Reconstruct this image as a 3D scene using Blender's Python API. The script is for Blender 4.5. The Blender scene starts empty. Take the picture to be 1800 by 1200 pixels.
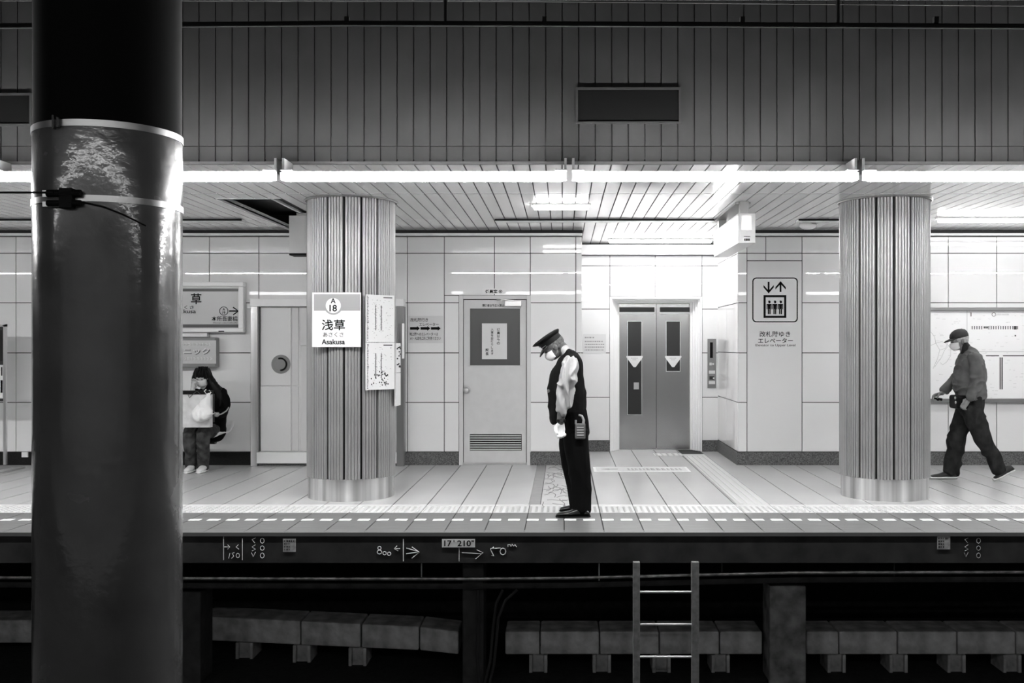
import bpy, bmesh, math, random
from mathutils import Vector, Matrix, noise
random.seed(7)
sc = bpy.context.scene
COL = sc.collection
PI = math.pi
# ---------------------------------------------------------------- camera, world, exposure
F = 1750.0; VX = 990.0; VY = 607.0; CH = 1.5          # focal length in px, vanishing point, eye height above the platforms
cd = bpy.data.cameras.new('camera'); cam = bpy.data.objects.new('camera', cd); COL.objects.link(cam)
cam.location = (0, 0, CH); cam.rotation_euler = (PI / 2, 0, 0)
cd.sensor_width = 36; cd.lens = F / 1800 * 36
cd.shift_x = (900 - VX) / 1800; cd.shift_y = (VY - 600) / 1800
cd.clip_start = .05; cd.clip_end = 100
sc.camera = cam
w = bpy.data.worlds.new('world'); sc.world = w; w.use_nodes = True
w.node_tree.nodes['Background'].inputs[0].default_value = (1, 1, 1, 1)
w.node_tree.nodes['Background'].inputs[1].default_value = 0.004
sc.view_settings.view_transform = 'Standard'; sc.view_settings.look = 'None'
sc.view_settings.gamma = 1; sc.view_settings.use_curve_mapping = False
sc.view_settings.exposure = 2.5
LAMP = 34.0          # fluorescent diffusers
LAMP_NEAR = 2.4      # lamps of the camera-side platform
LAMP_REC = 11.0      # lamp in the lift recess
SIGN = 1.2           # back-lit sign faces

def X_(px, Y): return (px - VX) / F * Y
def Z_(py, Y): return CH - (py - VY) / F * Y
def P(px, py, Y): return Vector((X_(px, Y), Y, Z_(py, Y)))

# ---------------------------------------------------------------- materials (a black and white place)
MATS = {}
def mat(name, v, rough=.5, metal=0., coat=0., var=0., vscale=8., bump=0., bscale=60., emit=0., spec=.5, stretch=(1, 1, 1), trans=0., rvar=0., coatr=.06):
    if name in MATS: return MATS[name]
    m = bpy.data.materials.new(name); m.use_nodes = True
    nt = m.node_tree; b = nt.nodes['Principled BSDF']
    b.inputs['Base Color'].default_value = (v, v, v, 1)
    b.inputs['Roughness'].default_value = rough; b.inputs['Metallic'].default_value = metal
    b.inputs['Specular IOR Level'].default_value = spec
    b.inputs['Coat Weight'].default_value = coat; b.inputs['Coat Roughness'].default_value = coatr
    b.inputs['Transmission Weight'].default_value = trans
    if emit:
        b.inputs['Emission Color'].default_value = (1, 1, 1, 1); b.inputs['Emission Strength'].default_value = emit
    if var or bump or rvar:
        tc = nt.nodes.new('ShaderNodeTexCoord'); mp = nt.nodes.new('ShaderNodeMapping')
        mp.inputs['Scale'].default_value = stretch
        nt.links.new(tc.outputs['Object'], mp.inputs[0])
    if var or rvar:
        n = nt.nodes.new('ShaderNodeTexNoise'); n.inputs['Scale'].default_value = vscale; n.inputs['Detail'].default_value = 6
        nt.links.new(mp.outputs[0], n.inputs['Vector'])
    if var:
        r = nt.nodes.new('ShaderNodeMapRange'); r.inputs[1].default_value = .3; r.inputs[2].default_value = .7
        r.inputs[3].default_value = v * (1 - var); r.inputs[4].default_value = min(1, v * (1 + var))
        nt.links.new(n.outputs[0], r.inputs[0]); nt.links.new(r.outputs[0], b.inputs['Base Color'])
    if rvar:
        r2 = nt.nodes.new('ShaderNodeMapRange'); r2.inputs[1].default_value = .3; r2.inputs[2].default_value = .7
        r2.inputs[3].default_value = max(0, rough - rvar); r2.inputs[4].default_value = rough + rvar
        nt.links.new(n.outputs[0], r2.inputs[0]); nt.links.new(r2.outputs[0], b.inputs['Roughness'])
    if bump:
        n2 = nt.nodes.new('ShaderNodeTexNoise'); n2.inputs['Scale'].default_value = bscale; n2.inputs['Detail'].default_value = 4
        nt.links.new(mp.outputs[0], n2.inputs['Vector'])
        bp = nt.nodes.new('ShaderNodeBump'); bp.inputs['Strength'].default_value = bump; bp.inputs['Distance'].default_value = .01
        nt.links.new(n2.outputs[0], bp.inputs['Height']); nt.links.new(bp.outputs[0], b.inputs['Normal'])
        if coat: nt.links.new(bp.outputs[0], b.inputs['Coat Normal'])
    MATS[name] = m
    return m

wall_m = mat('enamel wall panel', .80, .32, bump=.006, bscale=4, coat=1., coatr=.012)
joint_m = mat('dark joint', .02, .8)
granite_m = mat('granite skirting', .12, .5, spec=.2, var=.7, vscale=90)
granite_dm = mat('black granite skirting', .012, .4, spec=.2, var=.5, vscale=90)
floor_m = mat('floor tile', .50, .25, var=.04, vscale=1.1)
edge_m = mat('edge tile', .13, .4, var=.2, vscale=3, stretch=(1, 14, 1), bump=.3, bscale=9)
border_m = mat('grey floor border tile', .26, .35, var=.1)
tact_m = mat('tactile paving', .62, .45)
line_m = mat('white floor line', .85, .5)
ceil_m = mat('white aluminium ceiling', .90, .12, coat=.3, bump=.01, bscale=3)
bulk_m = mat('bulkhead panel', .026, .7, spec=.05, var=.16, vscale=2.2)
dark_m = mat('dark metal', .02, .45)
black_m = mat('black', .004, .6, spec=.15)
ink_m = mat('black print', .005, .7, spec=.1)
grey_ink_m = mat('grey print', .30, .6)
pale_ink_m = mat('pale print', .66, .6)
paper_m = mat('white paper', .68, .6)
plate_m = mat('white sign plate', .80, .3)
plate_gm = mat('grey sign band', .36, .35)
plate_lm = mat('light grey sign face', .60, .15)
alu_m = mat('brushed aluminium', .62, .28, metal=.85, bump=.05, bscale=20, stretch=(1, 1, .1))
rib_m = mat('ribbed aluminium cladding', .41, .36, metal=.6, var=.08, vscale=3)
drum_m = mat('polished steel drum', .70, .30, metal=.9, var=.6, vscale=9, stretch=(1, 1, .02))
steel_m = mat('stainless lift door', .40, .22, metal=.95, bump=.02, bscale=3, stretch=(1, 1, .3), var=.08, vscale=2)
frame_m = mat('white frame', .85, .3)
grey_frame_m = mat('grey frame', .25, .35, metal=.5)
door_m = mat('painted door', .60, .35, var=.03, vscale=10)
glass_dm = mat('wired dark glass', .015, .3, coat=.1)
doorglass_m = mat('obscured door glass', .085, .3)
conc_m = mat('old concrete', .5, .85, var=.45, vscale=7, bump=.5, bscale=30)
conc_dm = mat('dark grey concrete', .05, .85, var=.4, vscale=7, bump=.4, bscale=30)  # much darker grey than the kerb concrete
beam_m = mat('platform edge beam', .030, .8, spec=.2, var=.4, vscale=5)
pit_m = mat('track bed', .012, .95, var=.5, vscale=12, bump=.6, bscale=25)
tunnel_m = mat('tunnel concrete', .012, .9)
chalk_m = mat('chalk', .6, .9)
ladder_m = mat('galvanised ladder', .23, .5, metal=.3, var=.3, vscale=20)
rung_m = mat('bare steel rung', .75, .35, metal=.6)
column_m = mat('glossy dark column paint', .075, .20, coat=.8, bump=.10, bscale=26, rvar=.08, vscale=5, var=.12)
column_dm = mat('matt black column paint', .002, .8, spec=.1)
band_m = mat('steel strap', .5, .3, metal=.9)
lamp_m = mat('fluorescent diffuser', .9, .4, emit=LAMP)
lampn_m = mat('fluorescent diffuser of the near platform', .9, .4, emit=LAMP_NEAR)
lampr_m = mat('recess diffuser', .9, .4, emit=LAMP_REC)
signlit_m = mat('back-lit sign face', .9, .4, emit=SIGN)
skin_m = mat('skin', .20, .5, var=.12, vscale=20)
skin_dm = mat('old skin', .11, .5, var=.25, vscale=25)
skin_lm = mat('pale skin', .45, .5)
mask_m = mat('face mask', .72, .8)
hairg_m = mat('grey hair', .45, .7, var=.3, vscale=60)
hair_m = mat('black hair', .003, .5, spec=.15)
navy_m = mat('dark uniform wool', .003, .9, spec=.08, var=.3, vscale=6)
vest_m = mat('uniform waistcoat', .005, .85, spec=.1, var=.3, vscale=6)
cap_m = mat('uniform cap felt', .005, .7, spec=.2)
capband_m = mat('cap band', .012, .6, spec=.2)
visor_m = mat('patent visor', .01, .15)
shirt_m = mat('striped white shirt', .34, .75)
glove_m = mat('white glove', .74, .8)
shoe_m = mat('black leather', .01, .2)
jacket_m = mat('grey jacket', .12, .85, spec=.2, var=.2, vscale=10)
trous_m = mat('charcoal trousers', .022, .9, spec=.1, var=.5, vscale=9)
jean_m = mat('jeans', .055, .9, spec=.1, var=.6, vscale=11)
coat_m = mat('black coat', .003, .9, spec=.08)
sole_m = mat('white sole', .6, .6)
canvas_m = mat('white canvas', .62, .7)
bagp_m = mat('paper carrier', .6, .6, var=.15, vscale=12)
bagw_m = mat('white plastic bag', .8, .35, bump=.5, bscale=30)
chair_m = mat('white plastic chair', .75, .3)

# ---------------------------------------------------------------- mesh helpers
class MB:
    def __init__(s): s.bm = bmesh.new()
    def _f(s, vs, fs):
        v = [s.bm.verts.new(p) for p in vs]
        for f in fs:
            try: s.bm.faces.new([v[i] for i in f])
            except ValueError: pass
    def box(s, x0, x1, y0, y1, z0, z1, M=None):
        vs = [Vector(p) for p in ((x0,y0,z0),(x1,y0,z0),(x1,y1,z0),(x0,y1,z0),(x0,y0,z1),(x1,y0,z1),(x1,y1,z1),(x0,y1,z1))]
        if M: vs = [M @ v for v in vs]
        s._f(vs, [(0,3,2,1),(4,5,6,7),(0,1,5,4),(1,2,6,5),(2,3,7,6),(3,0,4,7)]); return s
    def cyl(s, p0, p1, r, n=16, r1=None):
        return s.tube([p0, p1], [r, r if r1 is None else r1], n)
    def tube(s, pts, r, n=10, closed=False):
        pts = [Vector(p) for p in pts]
        if not hasattr(r, '__len__'): r = [r] * len(pts)
        rings = []; ref = None
        for i, p in enumerate(pts):
            a = pts[max(0, i-1)]; b = pts[min(len(pts)-1, i+1)]
            if closed: a = pts[i-1]; b = pts[(i+1) % len(pts)]
            t = (b - a).normalized()
            if ref is None: ref = Vector((0,0,1)) if abs(t.z) < .8 else Vector((0,1,0))
            u = (ref - t * ref.dot(t)).normalized(); v = t.cross(u); ref = u
            rings.append([s.bm.verts.new(p + (u*math.cos(k*2*PI/n) + v*math.sin(k*2*PI/n))*r[i]) for k in range(n)])
        m = len(rings)
        for i in range(m if closed else m-1):
            A, B = rings[i], rings[(i+1) % m]
            for k in range(n): s.bm.faces.new((A[k], A[(k+1)%n], B[(k+1)%n], B[k]))
        if not closed:
            s.bm.faces.new(rings[0][::-1]); s.bm.faces.new(rings[-1])
        return s
    def loft(s, secs, n=20, cap=True):
        """secs: (center, ra, rb, A, B) rings, ellipse along unit vectors A and B"""
        rings = [[s.bm.verts.new(c + A*(ra*math.cos(k*2*PI/n)) + B*(rb*math.sin(k*2*PI/n))) for k in range(n)] for c, ra, rb, A, B in secs]
        for A, B in zip(rings, rings[1:]):
            for k in range(n): s.bm.faces.new((A[k], A[(k+1)%n], B[(k+1)%n], B[k]))
        if cap: s.bm.faces.new(rings[0][::-1]); s.bm.faces.new(rings[-1])
        return s
    def ell(s, c, r, M=None, n=20, m=12, rot=None):
        c = Vector(c); vs = []; fs = []
        for i in range(1, m):
            t = PI*i/m
            for k in range(n):
                a = 2*PI*k/n
                p = Vector((r[0]*math.sin(t)*math.cos(a), r[1]*math.sin(t)*math.sin(a), r[2]*math.cos(t)))
                if rot: p = rot @ p
                vs.append(c + p)
        e = Vector((0,0,r[2])); e = rot @ e if rot else e
        top = len(vs); vs.append(c+e); vs.append(c-e)
        for i in range(m-2):
            for k in range(n):
                fs.append((i*n+k, (i+1)*n+k, (i+1)*n+(k+1)%n, i*n+(k+1)%n))
        for k in range(n):
            fs.append((top, k, (k+1)%n)); fs.append((top+1, (m-2)*n+(k+1)%n, (m-2)*n+k))
        if M: vs = [M @ v for v in vs]
        s._f(vs, fs); return s
    def prism(s, poly, y0, y1, M=None):
        """poly in (x, z), extruded along y"""
        n = len(poly)
        vs = [Vector((x, y0, z)) for x, z in poly] + [Vector((x, y1, z)) for x, z in poly]
        if M: vs = [M @ v for v in vs]
        s._f(vs, [tuple(range(n)), tuple(range(2*n-1, n-1, -1))] + [(i, i+n, (i+1)%n+n, (i+1)%n) for i in range(n)]); return s
    def prismz(s, poly, z0, z1):
        n = len(poly)
        vs = [Vector((x, y, z0)) for x, y in poly] + [Vector((x, y, z1)) for x, y in poly]
        s._f(vs, [tuple(range(n-1, -1, -1)), tuple(range(n, 2*n))] + [(i, (i+1)%n, (i+1)%n+n, i+n) for i in range(n)]); return s
    def mesh(s, me, M):
        vs = [M @ v.co for v in me.vertices]
        s._f(vs, [tuple(p.vertices) for p in me.polygons]); return s
    def text(s, body, cx, cz, y, h, width=None, bold=0., align='CENTER', M=None, line=1.0, ext=.0006):
        """lettering facing -Y; h = cap height; cz = middle of the (first) line"""
        cu = bpy.data.curves.new('t', 'FONT'); cu.body = body; cu.align_x = align
        cu.size = 1; cu.offset = bold; cu.space_line = line; cu.resolution_u = 3; cu.extrude = 0
        o = bpy.data.objects.new('t', cu); COL.objects.link(o)
        me = bpy.data.meshes.new_from_object(o.evaluated_get(bpy.context.evaluated_depsgraph_get()))
        bpy.data.objects.remove(o); 
        if len(me.vertices):
            zs = [v.co.y for v in me.vertices]; xs = [v.co.x for v in me.vertices]
            nl = body.count('\n') + 1
            z0, z1 = min(zs), max(zs); x0, x1 = min(xs), max(xs)
            k = h / max(1e-6, (z1 - z0)) if nl == 1 else h
            kx = k if width is None else width / max(1e-6, (x1 - x0))
            mx = (x0 + x1)/2 if align == 'CENTER' else x0
            mz = (z0 + z1)/2 if nl == 1 else z1
            for v in me.vertices:
                v.co = Vector((cx + (v.co.x - mx)*kx, y, cz + (v.co.y - mz)*k))
            s.mesh(me, M or Matrix.Identity(4))
        bpy.data.meshes.remove(me); bpy.data.curves.remove(cu)
        return s
    def build(s, name, m, parent=None, smooth=False, bevel=0., origin=None):
        me = bpy.data.meshes.new(name)
        bmesh.ops.recalc_face_normals(s.bm, faces=s.bm.faces)
        s.bm.to_mesh(me); s.bm.free(); me.materials.append(m)
        o = bpy.data.objects.new(name, me); COL.objects.link(o)
        if parent:
            o.parent = parent; off = Vector((0,0,0)); q = parent
            while q: off += q.location; q = q.parent
            me.transform(Matrix.Translation(-off))
        elif me.vertices:
            c = [v.co for v in me.vertices]
            b = Vector(origin) if origin else Vector(((min(v.x for v in c)+max(v.x for v in c))/2, (min(v.y for v in c)+max(v.y for v in c))/2, min(v.z for v in c)))
            me.transform(Matrix.Translation(-b)); o.location = b
        if smooth:
            for p in me.polygons: p.use_smooth = True
            if smooth != 'all':
                me.update(); 
                try: me.set_sharp_from_angle(angle=math.radians(40))
                except Exception: pass
        if bevel:
            bv = o.modifiers.new('bevel', 'BEVEL'); bv.width = bevel; bv.segments = 2; bv.limit_method = 'ANGLE'
        return o

def tag(o, label=None, cat=None, group=None, kind=None):
    if label: o['label'] = label
    if cat: o['category'] = cat
    if group: o['group'] = group
    if kind: o['kind'] = kind
    return o
def empty(name, loc, label=None, cat=None, group=None, kind=None):
    o = bpy.data.objects.new(name, None); COL.objects.link(o); o.location = loc; o.empty_display_size = .1
    return tag(o, label, cat, group, kind)
def struct(o): o['kind'] = 'structure'; return o
def copy_tree(o, dx=(0,0,0), parent=None):
    c = o.copy(); COL.objects.link(c); c.parent = parent
    if parent is None: c.location = o.location + Vector(dx)
    for ch in o.children: copy_tree(ch, parent=c)
    return c

XL, XR = -12.0, 10.0
YB = 12.5; YE = 8.0; ZC = 2.94; YR = 14.1
# ---------------------------------------------------------------- floor and platform
TW = .3223
b = MB(); b.box(XL, XR, YE, YB+.2, -.03, -.006); b.box(.2, 2.25, YB+.2, YR+.4, -.03, -.006)
struct(b.build('floor_joint', joint_m)).name = 'floor_base'
def strips(y0, y1, x0, x1, m, name, gap=.010, z=0.):
    b = MB(); k0 = math.floor((x0-.008)/TW)
    for k in range(k0, math.ceil((x1-.008)/TW)):
        a = max(x0, .008 + k*TW + gap/2); c = min(x1, .008 + (k+1)*TW - gap/2)
        if c > a: b.box(a, c, y0, y1, -.02, z)
    return struct(b.build(name, m))
strips(YE, 8.93, XL, XR, edge_m, 'floor_edge')
strips(9.40, YB+.05, XL, -.325, floor_m, 'floor')
strips(9.40, YB+.05, .33, 1.64, floor_m, 'floor')
strips(9.40, YB+.05, 1.95, XR, floor_m, 'floor')
strips(YB+.05, YR+.3, .2, 1.64, floor_m, 'floor_recess'); strips(YB+.05, YR+.3, 1.95, 2.25, floor_m, 'floor_recess')
# grey border and the inlaid pattern panel
b = MB(); b.box(-.323, -.218, 9.4, YB+.05, -.02, 0); b.box(.218, .323, 9.4, YB+.05, -.02, 0); struct(b.build('floor_border', border_m))
b = MB(); b.box(-.212, .212, 9.4, YB+.05, -.02, 0); struct(b.build('floor_inlay', mat('inlay tile', .50, .3, var=.1)))
b = MB()
for i in range(42):
    x = random.uniform(-.2, .1); y = 9.45 + 3.0*(i + random.random())/42; a = random.uniform(-1, 1); pts = []
    for k in range(5):
        pts.append((x, y)); a += random.uniform(-.9, .9); x = min(.2, max(-.205, x + .05*math.cos(a))); y += .05*math.sin(a)*2
    for p, q in zip(pts, pts[1:]):
        d = Vector((q[0]-p[0], q[1]-p[1])); 
        if d.length < .01: continue
        n = Vector((-d.y, d.x)).normalized()*.004; n.y *= 2.2
        b.prismz([(p[0]-n.x, p[1]-n.y), (q[0]-n.x, q[1]-n.y), (q[0]+n.x, q[1]+n.y), (p[0]+n.x, p[1]+n.y)], 0, .0012)
struct(b.build('floor_inlay_lines', mat('inlay line', .12, .5)))
# tactile paving along the edge and branching to the lift
b = MB()
k0 = math.floor((XL-.008)/TW)
for k in range(k0, math.ceil((XR-.008)/TW)):
    a = .008 + k*TW + .004; c = a + TW - .008
    b.box(a, c, 8.935, 9.30, -.02, 0.0); b.box(a, c, 9.305, 9.395, -.02, 0.0)
struct(b.build('tactile_paving', tact_m)).name = 'floor_tactile'
b = MB(); x = -5.4
while x < 4.9:
    for y in (8.97, 9.025, 9.08, 9.135, 9.19, 9.245):
        b.cyl((x, y, -.001), (x, y, .005), .016, 8, .011)
    x += .0537
struct(b.build('floor_tactile_dots', mat('tactile dot', .42, .5)))
b = MB(); b.box(1.645, 1.945, 9.4, 13.75, -.02, .0); b.box(1.25, 1.64, 13.55, 13.85, 0, .002)
struct(b.build('floor_tactile_path', mat('tactile path', .58, .45)))
b = MB()
for i in range(4): b.box(1.675+i*.07, 1.705+i*.07, 9.42, 13.5, 0, .005)
for i in range(5):
    for j in range(5): b.cyl((1.28+j*.078, 13.58+i*.058, 0), (1.28+j*.078, 13.58+i*.058, .006), .016, 8)
struct(b.build('floor_tactile_bars', tact_m))
# dashes
dash = None; x = XL + .06
while x < XR:
    vis = -5.2 < x < 4.4
    if vis:
        if dash is None:
            dash = MB().box(x, x+.10, 8.53, 8.605, 0, .002).build('floor_dash', line_m)
            tag(dash, 'white painted dash of the broken line along the platform edge', 'floor marking', 'white dashes along the platform edge')
        else:
            c = dash.copy(); c.location.x = x + .05; COL.objects.link(c)
    x += .1615
# platform nosing, edge beam
b = MB(); b.box(XL, XR, YE-.012, YE+.10, -.03, -.001); struct(b.build('trim_1', mat('edge nosing', .10, .5)))
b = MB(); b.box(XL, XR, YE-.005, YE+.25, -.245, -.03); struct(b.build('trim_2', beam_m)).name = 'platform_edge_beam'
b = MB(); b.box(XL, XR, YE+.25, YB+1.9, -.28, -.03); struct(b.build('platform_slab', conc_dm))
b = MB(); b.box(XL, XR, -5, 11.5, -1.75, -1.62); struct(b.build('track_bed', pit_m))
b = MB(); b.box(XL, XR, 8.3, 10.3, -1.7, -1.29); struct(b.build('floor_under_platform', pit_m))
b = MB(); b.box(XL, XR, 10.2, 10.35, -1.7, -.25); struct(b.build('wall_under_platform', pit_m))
# ---------------------------------------------------------------- walls of enamel panels
def panel_wall(name, cells, Y, thick=.02, gap=.009, tilt=.0012, m=wall_m):
    """cells: (x0, x1, z0, z1) on the plane Y facing -Y"""
    b = MB()
    for x0, x1, z0, z1 in cells:
        cx, cz = (x0+x1)/2, (z0+z1)/2
        M = Matrix.Translation((cx, Y, cz)) @ Matrix.Rotation(random.uniform(-tilt, tilt), 4, 'Z') @ Matrix.Rotation(random.uniform(-tilt, tilt), 4, 'X')
        b.box(-(x1-x0)/2+gap/2, (x1-x0)/2-gap/2, 0, thick, -(z1-z0)/2+gap/2, (z1-z0)/2-gap/2, M)
    return struct(b.build(name, m, bevel=.002))
rows = [Z_(p, YB) for p in (794, 707, 620, 532, 445, 416)]
def grid(vx, rows, skip=lambda x, z: False):
    out = []
    for a, c in zip(vx, vx[1:]):
        for r0, r1 in zip(rows, rows[1:]):
            if not skip((a+c)/2, (r0+r1)/2): out.append((a, c, r0, r1))
    return out
fx = lambda l, Y=YB: [X_(p, Y) for p in l]
DX0, DX1, DZ = X_(807, YB), X_(932, YB), Z_(519, YB)
cells = grid([XL] + fx([-146, -59, 28, 113, 198, 283, 368, 455, 542, 629, 716, 781]), rows)
cells += grid(fx([781, 807]), rows[:4]) + grid(fx([932, 1012]), rows[:4])
cells += grid(fx([781, 869]), rows[4:]) + grid(fx([869, 932]), rows[4:]) + grid(fx([932, 1012]), rows[3:])
cells += [(X_(781, YB), X_(869, YB), DZ, rows[4]), (X_(869, YB), X_(932, YB), DZ, rows[4]), (X_(781, YB), X_(807, YB), rows[3], DZ)]
cells += grid(fx([1012, 1023]), rows)
panel_wall('wall_back_left', cells, YB)
cells = grid(fx([1297, 1313]), rows) + grid(fx([1313, 1346, 1410]), [rows[4], rows[5]]) + grid(fx([1313, 1346, 1410]), [Z_(458, YB), rows[4]])
cells += [(X_(1313, YB), X_(1410, YB), rows[0], Z_(458, YB))]
cells += grid(fx([1410, 1497, 1582, 1667, 1752, 1839, 1926, 2013]) + [XR], rows)
panel_wall('wall_back_right', cells, YB)
YRk = YR
rrows = [Z_(p, YR) for p in (774, 698, 620, 543, 467, 449)]
vx = fx([1018, 1073, 1151, 1232, 1262], YR) 
ex0, ex1, ez = X_(1072, YR), X_(1234, YR), Z_(521, YR)
cells = grid(fx([1018, 1072], YR), rrows) + grid(fx([1234, 1263], YR), rrows)
cells += grid(fx([1072, 1152, 1234], YR), [ez, rrows[4], rrows[5]])
cells += [(X_(1072,YR), X_(1234,YR), ez, rrows[4])][:0]
panel_wall('wall_recess_back', cells, YR)
# side walls of the recess
b = MB()
for r0, r1 in zip(rows, rows[1:]):
    b.box(2.193, 2.213, YB+.02, YB+.9, r0+.004, r1-.004); b.box(2.193, 2.213, YB+.909, YR+.02, r0+.004, r1-.004)
struct(b.build('wall_recess_right', wall_m, bevel=.002))
b = MB()
for r0, r1 in zip(rows, rows[1:]): b.box(.212, .232, YB+.025, YR+.02, r0+.004, r1-.004)
struct(b.build('wall_recess_left', wall_m, bevel=.002))
b = MB()
b.box(XL, DX0+.005, YB+.02, YB+.1, 0, ZC+.2); b.box(DX1-.005, .212, YB+.02, YB+.1, 0, ZC+.2); b.box(DX0, DX1, YB+.02, YB+.1, DZ, ZC+.2)
b.box(2.213, XR, YB+.02, YB+.1, 0, ZC+.2); b.box(DX0, DX1, YB+.10, YB+.14, 0, DZ)
b.box(.10, ex0, YR+.02, YR+.1, 0, ZC+.2); b.box(ex1, 2.3, YR+.02, YR+.1, 0, ZC+.2); b.box(ex0, ex1, YR+.02, YR+.1, ez, ZC+.2); b.box(ex0-.1, ex1+.1, YR+.42, YR+.5, 0, ZC)
b.box(.12, .212, YB+.1, YR+.1, 0, ZC+.2); b.box(2.213, 2.30, YB+.1, YR+.1, 0, ZC+.2)
struct(b.build('wall_backing', joint_m))
zb = rows[0]
b = MB(); b.box(XL, X_(447, YB), YB-.012, YB+.02, 0, zb-.004)
struct(b.build('baseboard_left', granite_dm))
b = MB(); b.box(X_(713, YB), DX0, YB-.012, YB+.02, 0, zb-.004); b.box(DX1, .232, YB-.012, YB+.02, 0, zb-.004); b.box(2.18, XR, YB-.012, YB+.02, 0, zb-.004)
b.box(2.18, 2.193, YB+.02, YR, 0, zb-.004); b.box(.225, ex0-.0, YR-.012, YR+.02, 0, rrows[0]); b.box(ex1, 2.193, YR-.012, YR+.02, 0, rrows[0]); b.box(.232, .245, YB+.02, YR, 0, zb-.004)
struct(b.build('baseboard_back', granite_m))
# cornice
b = MB(); b.box(XL, .24, YB-.10, YB+.02, rows[5]+.008, rows[5]+.034); b.box(2.17, XR, YB-.10, YB+.02, rows[5]+.008, rows[5]+.034)
struct(b.build('trim_3', frame_m))
b = MB(); b.box(XL, .24, YB-.07, YB+.02, rows[5]+.034, ZC); b.box(2.17, XR, YB-.07, YB+.02, rows[5]+.034, ZC); struct(b.build('trim_4', joint_m))
b = MB(); b.box(.2, 2.2, YR-.14, YR+.02, rrows[5]+.006, rrows[5]+.14); struct(b.build('trim_5', frame_m))
# ---------------------------------------------------------------- ceiling of long aluminium slats
YBK = 7.9; GW = .131
HX0, HX1, HY0, HY1 = -3.40, -2.87, 9.78, 12.40         # open hatch
b = MB()
for k in range(math.floor(XL/GW), math.ceil(XR/GW)):
    x0 = -.009 + k*GW + .0055; x1 = x0 + GW - .011
    segs = [(YBK+.02, 9.44), (9.465, 11.35), (11.36, YB-.05)]
    if 2.2 > x0 > .2: segs[-1] = (11.36, YR)
    for y0, y1 in segs:
        t = random.uniform(-.002, .002)
        parts = [(y0, y1)]
        if x1 > HX0 and x0 < HX1:
            if y0 > HY0 and y1 < HY1: parts = []
            elif y0 < HY0 < y1: parts = [(y0, HY0)]
            elif y0 > HY0 and y1 >= HY1: parts = [(HY1, y1)]
        for a, c in parts:
            M = Matrix.Translation(((x0+x1)/2, (a+c)/2, ZC)) @ Matrix.Rotation(t, 4, 'Y')
            b.box(-(x1-x0)/2, (x1-x0)/2, -(c-a)/2, (c-a)/2, 0, .012, M)
struct(b.build('ceiling', ceil_m))
b = MB(); b.box(XL, XR, YBK+.02, YR+.3, ZC+.25, ZC+.3); 
struct(b.build('ceiling_slab', mat('grey void', .16, .9)))
b = MB(); b.box(XL, HX0, YBK+.02, YR+.3, ZC+.014, ZC+.03); b.box(HX1+.03, XR, YBK+.02, YR+.3, ZC+.014, ZC+.03); b.box(HX0, HX1+.03, YBK+.02, HY0, ZC+.014, ZC+.03); b.box(HX0, HX1+.03, HY1, YR, ZC+.014, ZC+.03)
struct(b.build('ceiling_backing', joint_m))
b = MB(); b.box(HX0-.02, HX0, HY0, HY1, ZC-.005, ZC+.06); b.box(HX1, HX1+.03, HY0, HY1, ZC-.005, ZC+.06); b.box(HX0, HX1, HY0-.02, HY0, ZC-.005, ZC+.05); b.box(HX0, HX1, HY1, HY1+.02, ZC-.005, ZC+.05)
tag(b.build('ceiling_hatch', frame_m), 'open rectangular hatch in the slatted ceiling left of the ribbed column with sign', 'ceiling hatch')
for i, lb in enumerate(('nearest', 'middle', 'farthest')): tag(MB().tube([(HX0+.1+i*.02, HY0+.1+i*.8, ZC+.2), (HX0+.3, HY0+.3+i*.8, ZC+.12), (HX1-.05, HY0+.2+i*.8, ZC+.18)], .008, 6).build('ceiling_cable', grey_ink_m), lb + ' loose thin cable seen inside the open ceiling hatch', 'cable')
# bulkhead above the platform edge
b = MB(); ZT = 4.23
zj = Z_(257, YBK); zj0 = ZC
for k in range(math.floor(XL/GW), math.ceil(XR/GW)):
    x0 = -.009 + k*GW; t = random.uniform(-.0015, .0015)
    g = .006 if k % 1 == 0 else .004
    M = Matrix.Translation((x0+GW/2, YBK, 0)) @ Matrix.Rotation(t, 4, 'Z')
    b.box(-GW/2+g, GW/2-g*.6, 0, .02, zj0+.02, zj-.003, M); b.box(-GW/2+g, GW/2-g*.6, 0, .02, zj+.003, ZT, M)
struct(b.build('wall_bulkhead', bulk_m))
b = MB(); b.box(XL, XR, YBK+.012, YBK+.2, zj0+.034, ZT+.5); struct(b.build('wall_bulkhead_backing', mat('bulkhead joint', .003, .8)))
b = MB(); b.box(XL, XR, YBK-.012, YBK+.02, zj0-.004, zj0+.018); struct(b.build('trim_6', mat('bulkhead rim', .06, .5)))
# tunnel roof, camera-side platform (seen only as reflections)
b = MB(); b.box(XL, XR, .1, YBK+.3, 4.27, 4.5); b.box(XL, XR, 6.9, YBK, 4.235, 4.27); struct(b.build('ceiling_tunnel', tunnel_m))
b = MB(); b.box(XL, XR, -4.6, .05, 2.96, 3.1); struct(b.build('ceiling_near', ceil_m))
b = MB(); b.box(XL, XR, -.05, .1, 2.94, 4.4); struct(b.build('wall_bulkhead_near', bulk_m))
b = MB(); b.box(XL, XR, -4.7, .02, -.2, -.02); struct(b.build('floor_near', mat('near floor', .3, .4)))
b = MB(); b.box(XL, XR, -4.9, -4.7, -.1, 3.1); struct(b.build('wall_near', mat('near wall', .4, .4)))
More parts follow.
